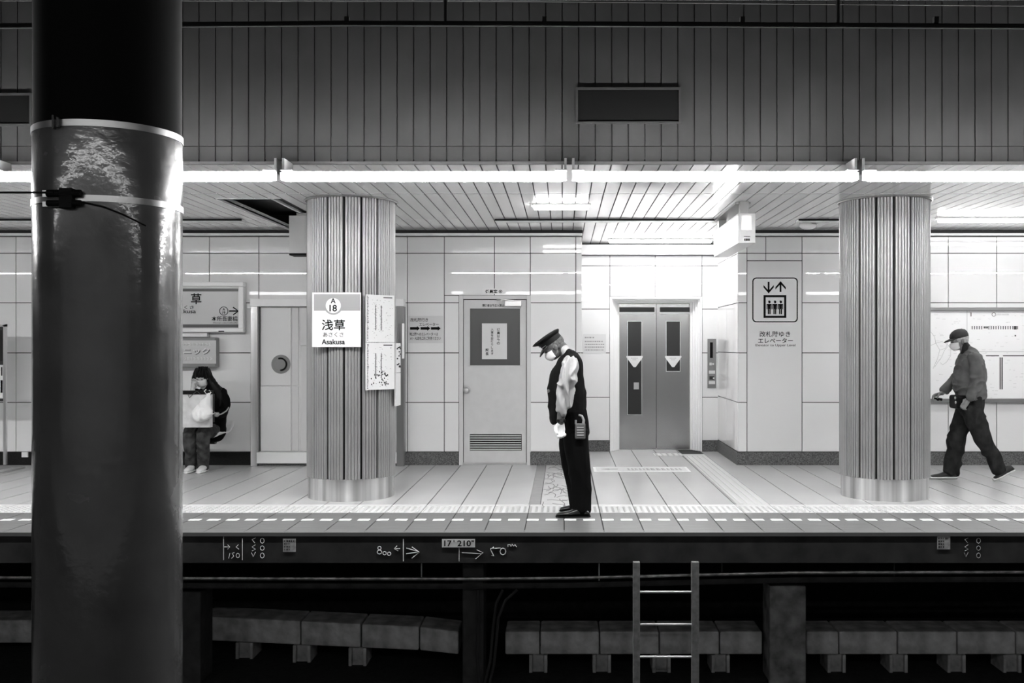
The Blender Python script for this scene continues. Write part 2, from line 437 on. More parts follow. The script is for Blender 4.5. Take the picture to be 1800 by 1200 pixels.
# ---------------------------------------------------------------- lamps
LX0, LSP, LY, LZ = .048, 2.232, 7.62, 2.79
def make_lamp(x0, L, Y, z, m, label, group, hang=.15, back=.28):
    r = empty('fluorescent_lamp', (x0, Y, z), label, 'lamp', group)
    t = .034
    MB().box(x0+.05, x0+L-.05, Y-.025, Y+.025, z-t, z+t).build('diffuser', m, r, bevel=.008)
    sg = 1 if back > 0 else -1
    ya, yb = sorted((Y+sg*.030, Y+sg*.036))
    MB().box(x0+.02, x0+L-.02, ya, yb, z-t*LIP, z+t+.012).build('shade_lip', frame_m, r)  # unseen lip added behind the diffuser to keep direct light off the upper wall
    for a in (x0+.02, x0+L-.046): MB().box(a, a+.026, Y-.02, Y+.02, z-.022, z+t).build('end_cap', frame_m, r)
    for a in (x0+.021, x0+L-.039):
        ya, yb = sorted((Y+sg*.036, Y+back))
        MB().box(a, a+.018, ya, yb, z+t, z+hang).build('bracket', grey_frame_m, r)
        MB().box(a-(.0 if a < x0+L/2 else .07), a+(.088 if a < x0+L/2 else .018), Y-.03, Y+.028, z+t+.013, z+t+.02).build('cover', grey_frame_m, r)
    return r
LIP = .72
names = {-4: 'continuous edge lamp beyond the left end', -3: 'edge lamp length behind the dark steel column, far left', -2: 'edge lamp length emerging right of the dark steel column', -1: 'edge lamp length over the standing station officer', 0: 'edge lamp length over the lift recess', 1: 'edge lamp length over the walking man, far right'}
names = {-3: 'leftmost bright lamp under the bulkhead, cut by the frame edge', -2: 'bright lamp length passing behind the dark steel column', -1: 'bright lamp length left of and above the station officer', 0: 'bright lamp length above the lift recess', 1: 'rightmost bright lamp length, above the walking man'}
names[-4] = 'lamp length beyond the left frame edge'; names[2] = 'first lamp length beyond the right frame edge'; names[3] = 'second lamp length beyond the right frame edge'
names[-5] = 'second lamp length beyond the left frame edge'
for k in range(-5, 4):
    make_lamp(LX0 + k*LSP, LSP, LY, LZ, lamp_m, names[k] + ', under the bulkhead' * (k in (-5, -4, 2, 3)), 'lamps in the line under the bulkhead')
make_lamp(-9, 17.8, .42, LZ, lampn_m, 'long lamp over the edge of the camera side platform', None, back=-.28)
def ceil_lamp(x0, x1, Y, label, m=mat('short lamp diffuser', .9, .4, emit=13)):
    r = empty('ceiling_lamp', ((x0+x1)/2, Y, ZC-.06), label, 'lamp')
    MB().box(x0, x1, Y-.035, Y+.035, ZC-.055, ZC-.02).build('diffuser', m, r, bevel=.012)
    MB().box(x0-.02, x1+.02, Y-.05, Y+.05, ZC-.02, ZC-.001).build('housing', frame_m, r)
ceil_lamp(-.30, .26, 10.15, 'short bright ceiling lamp between the two ribbed columns')
ceil_lamp(4.22, 6.4, 11.2, 'long bright ceiling lamp right of the right ribbed column', mat('dimmer diffuser', .9, .4, emit=8))
ceil_lamp(.62, 2.0, 13.45, 'bright lamp on the ceiling in front of the lift', lampr_m)
for x0, x1, lb in ((-8., -3.66, 'long slot vent in the ceiling above the station name sign'), (-.78, 1.72, 'long slot vent in the ceiling in front of the lift recess'), (2.68, 3.6, 'short slot vent partly behind the right ribbed column')):
    r = empty('ceiling_vent', ((x0+x1)/2, 11.4, ZC-.02), lb, 'ceiling vent')
    MB().box(x0, x1, 11.34, 11.5, ZC-.022, ZC-.002).build('cover', frame_m, r, bevel=.004)
    MB().box(x0, x1, 11.325, 11.338, ZC-.02, ZC-.002).build('slot', black_m, r)
r = empty('ceiling_duct', (-2.6, 10.9, 2.49), 'plain grey box hanging from the ceiling behind the ribbed column with sign', 'hanging box')
MB().box(-2.975, -2.35, 10.8, 11.0, 2.50, ZC-.03).build('body', mat('grey enamel', .62, .4), r, bevel=.004)
MB().box(-2.97, -2.36, 10.79, 10.99, 2.478, 2.499).build('bottom_slot', black_m, r)
MB().box(-2.90, -2.40, 10.82, 10.98, ZC-.03, ZC-.001).build('mount', grey_frame_m, r)
# small camera dome
r = empty('ceiling_camera', X_(1420, 11.6) and (X_(1420, 11.6), 11.6, ZC-.1), 'small pale dome camera on the ceiling left of the right ribbed column', 'camera')
c = Vector((X_(1420, 11.6), 11.6, ZC))
MB().ell(c+Vector((0, 0, -.045)), (.10, .07, .045)).build('dome', frame_m, r, smooth='all')
MB().cyl(c+Vector((.04, 0, -.03)), c+Vector((.04, 0, -.001)), .06, 20).build('base', grey_frame_m, r)
# hanging lit sign
r = empty('hanging_sign', (1.82, 10.7, 2.5), 'white back-lit sign box hung end-on from the ceiling by the lift recess', 'sign')
sx0, sx1, sy0, sy1, sz0, sz1 = 1.737, 1.912, 9.9, 11.5, 2.518, 2.815
MB().box(sx0+.004, sx1, sy0, sy1, sz0, sz1).build('box', frame_m, r, bevel=.004)
MB().box(sx0, sx0+.004, sy0+.03, sy1-.03, sz0+.03, sz1-.03).build('lit_face', signlit_m, r)
MB().box(sx0+.035, sx1-.04, sy0-.003, sy0, sz0+.13, sz1-.02).build('end_plate', alu_m, r)
b = MB()
for i in range(4): b.box(sx0+.065+i*.014, sx0+.075+i*.014, sy0-.004, sy0-.001, sz0+.022, sz0+.045)
for i in range(8): b.box(sx0+.06+i*.008, sx0+.065+i*.008, sy0-.004, sy0-.001, sz0+.06, sz0+.068)
b.build('lettering', ink_m, r)
b = MB(); b.box(sx0+.03, sx1-.06, sy0+.04, sy0+.12, sz1, ZC-.001); b.box(sx0+.03, sx1-.06, sy1-.2, sy1-.1, sz1, ZC-.001); b.box(sx0-.01, sx1-.03, sy0+.1, sy1, ZC-.02, ZC-.001)
b.build('bracket', grey_frame_m, r)
# ---------------------------------------------------------------- ribbed columns
def ribbed_column(cx, label, ph):
    cy, R = 9.965, .434
    r = empty('ribbed_column', (cx, cy, 0), label, 'column')
    pts = []
    for p in range(16):
        a0 = p*2*PI/16 + ph; w = 2*PI/16
        g = .0075/R
        pts.append((a0-g, R-.035)); pts.append((a0+g, R-.035))
        nr = 5; s = (w-2.6*g)/nr
        for i in range(nr):
            for j, dr in ((.01, -.015), (.09, -.012), (.19, -.003), (.34, .0), (.5, .0012), (.66, .0), (.81, -.003), (.91, -.012), (.99, -.015)):
                pts.append((a0+1.3*g+s*(i+j), R+dr))
    b = MB()
    ring = lambda z: [Vector((cx + rr*math.sin(a), cy - rr*math.cos(a), z)) for a, rr in pts]
    n = len(pts)
    b._f(ring(.21) + ring(ZC-.002), [(i, (i+1)%n, (i+1)%n+n, i+n) for i in range(n)] + [tuple(range(n))])
    b.build('cladding', rib_m, r)
    MB().cyl((cx, cy, .213), (cx, cy, ZC-.01), R-.022, 96).build('core', black_m, r)
    MB().cyl((cx, cy, 0), (cx, cy, .212), .42, 64).build('drum', drum_m, r, smooth=True)
    b = MB(); m = 64
    b.tube([(cx+.452*math.cos(i*2*PI/m), cy+.452*math.sin(i*2*PI/m), ZC-.008) for i in range(m)], .009, 8, closed=True)
    b.build('top_ring', band_m, r, smooth=True)
    return r
c1x, c2x = -2.12, 3.213
ribbed_column(c1x, 'ribbed metal column carrying the station name plate and timetables', .042)
ribbed_column(c2x, 'bare ribbed metal column on the right beside the walking man', .296)
cyc = 9.965
# name plate on column 1
Ys = 9.49
def px_rect(b, x0, y0, x1, y1, Y, t=.002, yo=0.): return b.box(X_(x0, Y), X_(x1, Y), Y-t+yo, Y+yo, Z_(y1, Y), Z_(y0, Y))
r = empty('station_name_plate', P(592, 610, Ys), 'white square plate reading A18 Asakusa on the left ribbed column', 'sign')
px_rect(MB(), 550, 514, 635, 610, Ys+.03, .03).build('plate', plate_m, r, bevel=.003)
yo = Ys-.001
px_rect(MB(), 552, 517, 633, 546, Ys, .002).build('band', plate_gm, r)
def disc(cx, cz, y0, y1, R, n=40): return MB().cyl((cx, y0, cz), (cx, y1, cz), R, n)
cz = Z_(537, Ys); cxx = X_(586, Ys)
disc(cxx, cz, Ys-.004, Ys, .088).build('ring', plate_gm, r); disc(cxx, cz, Ys-.006, Ys-.003, .072).build('roundel', plate_m, r)
s_ = Ys/F
b = MB(); b.text('A', cxx, Z_(528.5, Ys), Ys-.008, 9*s_, bold=.02); b.text('18', cxx, Z_(541.5, Ys), Ys-.008, 12*s_, bold=.02)
b.text('浅草', cxx, Z_(571, Ys), Ys-.004, 19*s_, width=41*s_, bold=.012); b.text('あさくさ', cxx, Z_(588, Ys), Ys-.004, 8*s_, width=36*s_)
b.text('Asakusa', cxx, Z_(600.5, Ys), Ys-.004, 9*s_, width=41*s_, bold=.012); b.build('lettering', ink_m, r)
# timetable boards bent round the column
def col_plate(name, a0, a1, z0, z1, label, cat, R=.462, t=.02, marks=None, body=paper_m):
    """flat plate tangent to the column between angles a0 and a1 (from the camera-facing direction, clockwise)"""
    am = math.radians((a0+a1)/2); half = R*math.sin(math.radians((a1-a0)/2))
    M = Matrix.Translation((c1x, cyc, 0)) @ Matrix.Rotation(am, 4, 'Z') @ Matrix.Translation((0, -R, 0))
    e = empty(name, M @ Vector((0, 0, z0)), label, cat)
    MB().box(-half, half, -t, 0, z0, z1, M).build('board', body, e, bevel=.002)
    if marks:
        b = MB(); marks(b, half, z0, z1, M, -t); b.build('print', ink_m, e)
    return e
def tt_marks(seed):
    def f(b, h, z0, z1, M, y):
        rd = random.Random(seed); H = z1-z0
        for i in range(int(H/.014)):
            z = z1 - .02 - i*.014
            if z < z0+.01: break
            b.box(-h+.008, -h+.008+rd.uniform(.008, .018), y-.001, y, z, z+.007, M)
        x = -h+.05
        for cxk in (-.35, .05):
            b.box(h*cxk-.002, h*cxk+.002, y-.001, y, z0+H*.25, z0+H*.78, M)
            for i in range(22):
                z = z0+H*(.25+.53*i/22)
                b.box(h*cxk-rd.uniform(.004, .012), h*cxk+rd.uniform(.004, .012), y-.001, y, z, z+.004, M)
        for i in range(60):
            x = rd.uniform(-h*.6, h*.85); z = z0+H*rd.uniform(.05, .9)
            b.box(x, x+rd.uniform(.004, .010), y-.001, y, z, z+.003, M)
        if seed == 2:
            for i in range(34):
                x = rd.uniform(-h*.7, h*.55); z = z0+H*rd.uniform(.08, .38)
                b.box(x, x+.010, y-.0012, y, z, z+.014, M)
        b.box(h*.2, h*.85, y-.001, y, z1-.028, z1-.020, M)
    return f
Yt = 9.6
col_plate('timetable', 26, 68, Z_(601, Yt), Z_(518, Yt), 'upper white timetable sheet right of the station name plate', 'timetable', marks=tt_marks(1))
col_plate('timetable', 26, 68, Z_(685, Yt), Z_(602, Yt), 'lower white timetable sheet with bolder print below the upper one', 'timetable', marks=tt_marks(2))
def pm(b, h, z0, z1, M, y):
    rd = random.Random(5)
    for i in range(16):
        x = rd.uniform(-h*.8, h*.6); z = rd.uniform(z0+.02, z1-.03); b.box(x, x+.05, y-.001, y, z, z+.012, M)
col_plate('poster', 74, 96, Z_(655, 9.8), Z_(603, 9.8), 'patterned poster at the right rim of the ribbed column, seen edge-on', 'poster', marks=pm, R=.46)
col_plate('poster', 74, 96, Z_(714, 9.8), Z_(656, 9.8), 'plain white poster at the column rim below the patterned one', 'poster', R=.46)
col_plate('notice_board', 99, 122, Z_(630, 10.0), Z_(568, 10.0), 'narrow pale board sticking out behind the posters on the ribbed column', 'board', R=.49, t=.025)
# ---------------------------------------------------------------- dark steel column in front
r = empty('steel_column', (-1.824, 4.0, -1.62), 'huge dark glossy round steel column in the left foreground', 'column')
sx, sy = -1.824, 4.0
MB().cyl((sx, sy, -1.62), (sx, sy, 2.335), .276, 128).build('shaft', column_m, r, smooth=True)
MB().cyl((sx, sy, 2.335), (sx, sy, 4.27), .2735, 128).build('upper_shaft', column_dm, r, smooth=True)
def ringband(z0, z1, R):
    b = MB(); n = 96
    vs = [Vector((sx+rr*math.cos(i*2*PI/n), sy+rr*math.sin(i*2*PI/n), z)) for rr, z in ((R, z0), (R, z1), (.27, z1), (.27, z0)) for i in range(n)]
    fs = [(k*n+i, k*n+(i+1)%n, ((k+1)%4)*n+(i+1)%n, ((k+1)%4)*n+i) for k in range(4) for i in range(n)]
    b._f(vs, fs); return b
ringband(2.322, 2.347, .279).build('strap', band_m, r, smooth=True)
ringband(2.040, 2.064, .2795).build('strap', band_m, r, smooth=True)
b = MB(); b.box(sx-.05, sx-.0, sy-.305, sy-.26, 2.01, 2.085); b.cyl((sx-.1, sy-.29, 2.066), (sx+.03, sy-.295, 2.066), .014, 12); b.cyl((sx-.1, sy-.29, 2.03), (sx+.03, sy-.295, 2.03), .012, 12)
b.build('clamp', black_m, r, bevel=.003)
b = MB(); b.box(sx-.118, sx-.055, sy-.288, sy-.255, 2.052, 2.078); b.box(sx-.118, sx-.055, sy-.288, sy-.255, 2.018, 2.036); b.build('clamp_plate', band_m, r)
b = MB(); b.box(sx-.085, sx-.078, sy-.285, sy-.255, 2.31, 2.36); b.box(sx-.068, sx-.06, sy-.285, sy-.255, 2.315, 2.352); b.build('strap_buckle', dark_m, r)
tag(MB().tube([(XL, 3.66, 2.064), (sx-.3, 3.66, 2.062), (sx-.05, 3.66, 2.062)], .004, 6).build('cable', black_m), 'thin black cable running left from the clamp on the dark steel column', 'cable')
tag(MB().tube([(sx+.03, 3.715, 2.035), (sx+.1, 3.735, 2.02), (sx+.16, 3.768, 1.995), (sx+.22, 3.826, 1.96)], .003, 6).build('cable', black_m), 'thin black cable sagging across the steel column below its lower strap', 'cable')
# ---------------------------------------------------------------- overhead line
YO = 6.0
r = empty('overhead_conductor', (0, YO, 3.4), 'black overhead power rail with a bright contact wire under the tunnel roof', 'power rail')
pl = [(-500, 47), (0, 44.5), (320, 42.5), (600, 40), (790, 40.5), (960, 41), (1200, 42), (1473, 43.5), (1800, 45.5), (2300, 49)]
MB().tube([P(a, c, YO) for a, c in pl], .0135, 8).build('rail', black_m, r, smooth=True)
MB().tube([P(a, c+5.5, YO) for a, c in pl], .0035, 6).build('contact_wire', mat('bright wire', .8, .3, metal=1.), r, smooth=True)
for pxx in (783, 1473):
    MB().cyl(P(pxx, 40, YO), Vector((X_(pxx, YO), YO, 4.27)), .012, 8).build('hanger', black_m, r)
for pxx in (610, 957, 1305, 1645):
    MB().box(X_(pxx-4, YO), X_(pxx+4, YO), YO-.015, YO+.015, Z_(41, YO), Z_(30, YO)).build('clip', black_m, r)
tag(MB().tube([P(-300, 1, 6.6), P(900, 2, 6.6), P(1400, 7, 6.6), P(2300, 14, 6.6)], .004, 6).build('wire', dark_m), 'thin upper wire under the tunnel roof above the power rail', 'wire')
# bulkhead boxes
def bulk_box(x0, y0, x1, y1, label):
    r = empty('blank_sign_box', P((x0+x1)/2, y1, YBK-.04), label, 'blank sign')
    Yb = YBK-.004
    px_rect(MB(), x0+4, y0+4, x1-4, y1-4, Yb+.004, .006).build('face', mat('dark blank face', .006, .9, spec=0.), r)
    b = MB(); px_rect(b, x0, y0, x1, y0+4, Yb+.004, .014); px_rect(b, x0, y1-4, x1, y1, Yb+.004, .014); px_rect(b, x0, y0+4, x0+4, y1-4, Yb+.004, .014); px_rect(b, x1-4, y0+4, x1, y1-4, Yb+.004, .014)
    b.build('frame', mat('bulkhead frame', .022, .6, spec=.2), r)
bulk_box(1012, 154, 1197, 218, 'dark blank rectangular box on the bulkhead above the lift recess')
bulk_box(-120, 164, 57, 222, 'dark blank box on the bulkhead, cut by the steel column and frame edge')
# ---------------------------------------------------------------- staff door
r = empty('door_1', ((DX0+DX1)/2, YB, 0), kind='structure')
W = lambda x0, y0, x1, y1, t, yo=0.: px_rect(MB(), x0, y0, x1, y1, YB, t, yo)
b = MB(); px_rect(b, 807, 519, 814, 817.5, YB, .05, .04); px_rect(b, 926, 519, 933, 817.5, YB, .05, .04); px_rect(b, 814, 519, 926, 525.5, YB, .05, .04)
b.build('frame', mat('door frame', .62, .35), r, bevel=.003)
b = MB()
for a in ((815, 527, 925, 541), (815, 643, 925, 763), (815, 541, 825, 643), (915, 541, 925, 643), (815, 763, 825.5, 792), (917, 763, 925, 792), (815, 792, 925, 813)): px_rect(b, *a, YB, .03, .045)
b.build('leaf', door_m, r)
W(825, 541, 915, 643, .012, .04).build('window_pane', doorglass_m, r)
b = MB(); px_rect(b, 824, 540, 916, 542, YB, .012, .018); px_rect(b, 824, 642, 916, 644, YB, .012, .018); px_rect(b, 824, 540, 826, 644, YB, .012, .018); px_rect(b, 914, 540, 916, 644, YB, .012, .018); b.build('window_bead', door_m, r)
W(825, 763, 917, 792, .005, .06).build('louver_back', black_m, r)
b = MB()
for i in range(7):
    y = 765 + i*4.0; px_rect(b, 826, y, 916, y+1.9, YB, .02, .045)
b.build('louver', mat('louver', .55, .35), r)
b = MB(); c = P(820.5, 685, YB); b.cyl(c+Vector((0,.012,0)), c+Vector((0,-.006,0)), .045, 24); b.cyl(c+Vector((0,0,0)), c+Vector((0,-.04,0)), .014, 12); b.ell(c+Vector((0,-.06,0)), (.034,.026,.034)); b.build('knob', alu_m, r, smooth=True)
b = MB(); px_rect(b, 888, 529, 917, 538, YB, .05, .0); b.tube([P(905, 528, YB-.04), P(880, 526, YB-.07), P(873, 527.5, YB-.02)], .007, 8); b.build('closer', alu_m, r, bevel=.006)
W(814, 813, 926, 818, .03, .045).build('threshold', alu_m, r)
W(848, 507, 889, 516.5, .004).build('name_plate', plate_m, r)
b = MB(); s_ = YB/F; b.text('係員室 ⑥', X_(868, YB), Z_(512, YB), YB-.006, 6*s_, width=30*s_, bold=.03); b.build('name_lettering', ink_m, r)
b = MB(); b.text('関係者以外立入禁止', X_(867, YB), Z_(536.5, YB), YB+.012, 5*s_, width=38*s_, bold=.015); b.build('lettering', ink_m, r)
r = empty('notice_sheet', P(868, 631, YB), 'white notice with vertical writing taped inside the staff door window', 'notice')
W(847, 568, 891, 631, .004, .02).build('sheet', paper_m, r)
b = MB()
for txt, pxc, py0, hh in (('係員以外の', 876, 576, 30/5.), ('入室をお断りします', 865, 576, 48/9.), ('駅長', 856, 612, 13/2.)):
    for i, ch in enumerate(txt): b.text(ch, X_(pxc, YB), Z_(py0+hh*(i+.5), YB), YB+.013, hh*.82*s_, bold=.02)
b.build('lettering', ink_m, r)
# direction text left of the door
r = empty('direction_sticker', P(748, 603, YB), 'grey wall sticker with three black arrows pointing right to the lift', 'sign')
W(718, 555, 779, 603, .002).build('sheet', mat('grey film', .66, .3), r)
b = MB(); Yk = YB-.004
b.text('改札階行き', X_(737, YB), Z_(562, YB), Yk, 6.5*s_, width=31*s_, bold=.01); b.text('エレベーター', X_(754, YB), Z_(570, YB), Yk, 6*s_, width=34*s_, bold=.01)
b.text('地上階へのエレベーターは', X_(745, YB), Z_(587, YB), Yk, 6*s_, width=50*s_, bold=.01); b.text('A1・A2改札口をご利用ください', X_(748, YB), Z_(594.5, YB), Yk, 6*s_, width=54*s_, bold=.01)
for i in range(3):
    x = 721 + i*18.3; q = [(x, 574.7), (x+12, 574.7), (x+12, 572.8), (x+17, 577), (x+12, 581.2), (x+12, 579.3), (x, 579.3)]
    b.prism([(X_(a, YB), Z_(c, YB)) for a, c in q][::-1], Yk-.001, Yk)
b.build('lettering', ink_m, r)
# ---------------------------------------------------------------- framed service door left (behind the ribbed column)
r = empty('service_cabinet', P(579, 817, YB), 'tall pale service door set in a steel frame behind the ribbed column', 'service door')
W(446, 526, 713, 539, .16, .0).build('top_rail', frame_m, r, bevel=.004)
W(446, 539, 458, 817, .13, .0).build('side_post', drum_m, r, bevel=.004)
W(700, 539, 713, 817, .13, .0).build('side_post', mat('dull steel post', .30, .3, metal=.8), r, bevel=.004)
W(459, 539, 700, 796, .03, .0).build('surround', mat('cabinet surround', .72, .3), r)
b = MB(); px_rect(b, 461, 540, 513, 677, YB, .05); px_rect(b, 461, 679, 513, 792, YB, .05); b.build('door_panel', mat('cabinet panel', .72, .25), r, bevel=.002)
b = MB(); px_rect(b, 515, 540, 526, 677, YB, .045); px_rect(b, 515, 679, 526, 792, YB, .045); px_rect(b, 530, 540, 700, 607, YB, .06); px_rect(b, 532, 608, 700, 792, YB, .055); b.build('side_panel', mat('cabinet side panel', .64, .3), r, bevel=.002)
W(457, 793, 700, 812, .14).build('kick_board', frame_m, r, bevel=.003)
W(459, 812, 700, 818, .10).build('plinth', granite_m, r)
c = P(494, 640, YB-.05); MB().cyl(c, c+Vector((0,-.012,0)), .118, 40).build('handle_plate', mat('handle ring', .22, .4), r)
b = MB(); b.cyl(c+Vector((0,-.012,0)), c+Vector((0,-.022,0)), .075, 32); b.build('pull_ring', grey_frame_m, r)
b = MB(); b.tube([c+Vector((.075*math.cos(a), -.03, .075*math.sin(a))) for a in [PI*.6-i*PI*1.1/12 for i in range(13)]], .010, 8); b.build('pull_handle', black_m, r)
# ---------------------------------------------------------------- station name sign (running-in board)
Yn = YB-.10; sn = Yn/F
r = empty('station_sign', P(322, 584, Yn), 'wide framed station name sign with arrow, above the seated woman', 'sign')
nx0 = 196
b = MB(); px_rect(b, nx0, 496, 433, 504, Yn+.09, .12); px_rect(b, nx0, 577, 433, 584, Yn+.09, .12); px_rect(b, nx0, 504, nx0+8, 577, Yn+.09, .12); px_rect(b, 424, 504, 433, 577, Yn+.09, .12)
b.build('frame', frame_m, r, bevel=.01)
px_rect(MB(), nx0+7, 503, 425, 578, Yn+.06, .06).build('face', plate_lm, r)
b = MB(); px_rect(b, nx0+7, 507, 423, 512, Yn, .002); px_rect(b, nx0+7, 570, 423, 575.5, Yn, .002); b.build('band', mat('dark sign band', .08, .3), r)
px_rect(MB(), 384, 581, 394, 583, Yn-.03, .002).build('latch', black_m, r)
b = MB(); y_ = Yn-.003
b.text('浅草', X_(324, Yn), Z_(524, Yn), y_, 18*sn, width=62*sn, bold=.015) if 0 else None
b.text('浅', X_(303, Yn), Z_(525, Yn), y_, 19*sn, bold=.015); b.text('草', X_(345, Yn), Z_(525, Yn), y_, 19*sn, bold=.015)
b.text('あさくさ', X_(322, Yn), Z_(540, Yn), y_, 6.5*sn, width=38*sn, bold=.01); b.text('Asakusa', X_(324, Yn), Z_(547, Yn), y_, 7*sn, width=41*sn, bold=.01)
b.text('本所吾妻橋', X_(395, Yn), Z_(560, Yn), y_, 8.5*sn, width=46*sn, bold=.012); b.text('Honjo-azumabashi', X_(396, Yn), Z_(567.5, Yn), y_, 3.4*sn, width=42*sn)
b.text('A', X_(393.5, Yn), Z_(543.5, Yn), y_, 4.5*sn, bold=.02); b.text('19', X_(393.5, Yn), Z_(549.5, Yn), y_, 5*sn, bold=.02)
cc = P(393.5, 546.5, Yn); b.tube([cc+Vector((.052*math.cos(i*2*PI/24), -.003, .052*math.sin(i*2*PI/24))) for i in range(24)], .004, 6, closed=True)
b.tube([P(403, 546.5, y_), P(418, 546.5, y_)], .008, 4); b.tube([P(410, 540, y_), P(419, 546.5, y_), P(410, 553, y_)], .008, 4)
b.build('lettering', ink_m, r)
b = MB(); b.box(X_(433, Yn), X_(441, Yn), Yn+.02, Yn+.08, Z_(541, Yn), Z_(534, Yn)); b.build('conduit', frame_m, r)
Ya = YB-.16
r = empty('advert_sign', P(300, 645, Ya), 'grey advertising box with raised writing under the station name sign', 'sign')
px_rect(MB(), 226, 593, 386, 645, Ya+.15, .15).build('box', mat('advert box', .22, .45), r, bevel=.012)
px_rect(MB(), 232, 598, 380, 639, Ya, .008).build('face', mat('advert face', .54, .4), r)
px_rect(MB(), 226, 585, 368, 592, YB, .08).build('top_plate', frame_m, r)
b = MB(); sa = Ya/F; y_ = Ya-.012
b.text('クリニック', X_(331, Ya), Z_(618, Ya), y_, 11*sa, width=78*sa, bold=.01); b.build('lettering', mat('dark raised letters', .06, .5), r)
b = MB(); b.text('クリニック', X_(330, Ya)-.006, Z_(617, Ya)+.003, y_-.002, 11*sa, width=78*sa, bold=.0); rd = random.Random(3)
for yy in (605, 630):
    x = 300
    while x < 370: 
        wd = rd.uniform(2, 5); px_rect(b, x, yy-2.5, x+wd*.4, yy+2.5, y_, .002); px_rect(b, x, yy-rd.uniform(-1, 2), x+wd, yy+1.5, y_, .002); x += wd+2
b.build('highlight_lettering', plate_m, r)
# board on a stand at the left edge
Yv = 11.9
r = empty('notice_stand', P(-20, 818, Yv), 'free-standing framed notice board on metal legs at the far left edge', 'notice board')
b = MB(); px_rect(b, 8.5, 570, 13, 816, Yv, .035); px_rect(b, -80, 570, -76, 816, Yv, .035); px_rect(b, -80, 570, 13, 574, Yv, .035); b.build('post', alu_m, r)
px_rect(MB(), -76, 574, 8, 705, Yv+.0, .015).build('board', mat('dark board', .05, .2), r)
px_rect(MB(), -60, 641, 5.5, 700, Yv-.016, .003).build('poster', paper_m, r)
px_rect(MB(), -60, 580, 4, 634, Yv-.016, .003).build('poster', mat('dark poster', .03, .1), r)
b = MB(); px_rect(b, 2, 645, 4, 660, Yv-.02, .001); px_rect(b, 1, 668, 4.5, 690, Yv-.02, .001); px_rect(b, -40, 650, -5, 690, Yv-.02, .001); b.build('print', ink_m, r)
b = MB(); b.box(X_(4, Yv), X_(24, Yv), Yv-.25, Yv+.25, 0, .02); b.box(X_(-90, Yv), X_(-70, Yv), Yv-.25, Yv+.25, 0, .02); b.build('foot', alu_m, r)
tag(MB().box(X_(40, YB), X_(51, YB), YB-.03, YB-.012, .10, .165).build('wall_socket', frame_m, bevel=.003), 'small pale socket plate on the dark skirting left of the steel column', 'socket')
# ---------------------------------------------------------------- elevator
r = empty('elevator', ((ex0+ex1)/2, YR, 0), 'stainless steel lift doors in a stepped white surround', 'elevator')
b = MB()
ow = [(ex0+.0, ex1-.0, ez)]
for i in range(5):
    a0 = ex0 + .025 + i*.030; a1 = ex1 - .025 - i*.030; zt = ez - .035 - i*.014
    y0, y1 = YR-.01+i*.05, YR+.04+i*.05
    b.box(ex0, a0, y0, y1, 0, ez); b.box(a1, ex1, y0, y1, 0, ez); b.box(a0, a1, y0, y1, zt, ez)
b.build('surround', mat('lift surround', .88, .3), r, bevel=.004)
dx0, dx1, dy = ex0+.14, ex1-.14, YR+.25
dm = (dx0+dx1)/2+.03
def DXY(px, py): return X_(px, dy), Z_(py, dy)
def leaf(x0, x1, px0, py0, px1, py1):
    wx0, wz1 = DXY(px0, py0); wx1, wz0 = DXY(px1, py1)
    l = MB(); l.box(x0, wx0, dy, dy+.03, .005, 2.13); l.box(wx1, x1, dy, dy+.03, .005, 2.13); l.box(wx0, wx1, dy, dy+.03, .005, wz0); l.box(wx0, wx1, dy, dy+.03, wz1, 2.13)
    o = l.build('door_leaf', steel_m, r)
    g = MB(); g.box(wx0, wx1, dy+.012, dy+.02, wz0, wz1); g.build('window_pane', glass_dm, o)
    g = MB()
    for q in ((wx0-.008, wx0, wz0-.008, wz1+.008), (wx1, wx1+.008, wz0-.008, wz1+.008), (wx0, wx1, wz0-.008, wz0), (wx0, wx1, wz1, wz1+.008)): g.box(q[0], q[1], dy-.003, dy, q[2], q[3])
    g.build('window_bead', alu_m, o)
    g = MB(); tz = Z_(625.5, dy); tc = (wx0+wx1)/2; s = .118
    g.prism([(tc-s, tz), (tc-s, tz-.02), (tc-.015, tz-.16), (tc+.015, tz-.16), (tc+s, tz-.02), (tc+s, tz)], dy-.006, dy-.003); g.build('warning_sticker', paper_m, o)
    g = MB()
    for i in range(5): g.box(tc-.05+i*.02, tc-.038+i*.02, dy-.0075, dy-.006, tz-.035, tz-.025)
    for i in range(3): g.box(tc-.03+i*.02, tc-.018+i*.02, dy-.0075, dy-.006, tz-.06, tz-.05)
    g.build('sticker_print', grey_ink_m, o)
    return o
leaf(dx0-.02, dm-.003, 1103.5, 565, 1127.5, 728); l2 = leaf(dm+.003, dx1+.02, 1171.5, 565, 1195, 652)
px_rect(MB(), 1114, 672, 1123, 684, dy+.011, .002).build('round_sticker', plate_gm, r)
# header over the door
b = MB(); b.box(dx0, dm-.03, dy-.02, dy, Z_(548, dy), Z_(540, dy)); b.box(dm+.05, dx1, dy-.02, dy, Z_(548, dy), Z_(540, dy)); b.build('header_slot', dark_m, r)
b = MB(); b.box(dx0, dm-.03, dy-.03, dy, Z_(552, dy), Z_(548.2, dy)); b.box(dm+.05, dx1, dy-.03, dy, Z_(552, dy), Z_(548.2, dy)); b.build('header_rail', frame_m, r)
MB().box(ex0+.13, ex1-.13, dy-.03, dy+.2, -.004, .003).build('sill', alu_m, r)
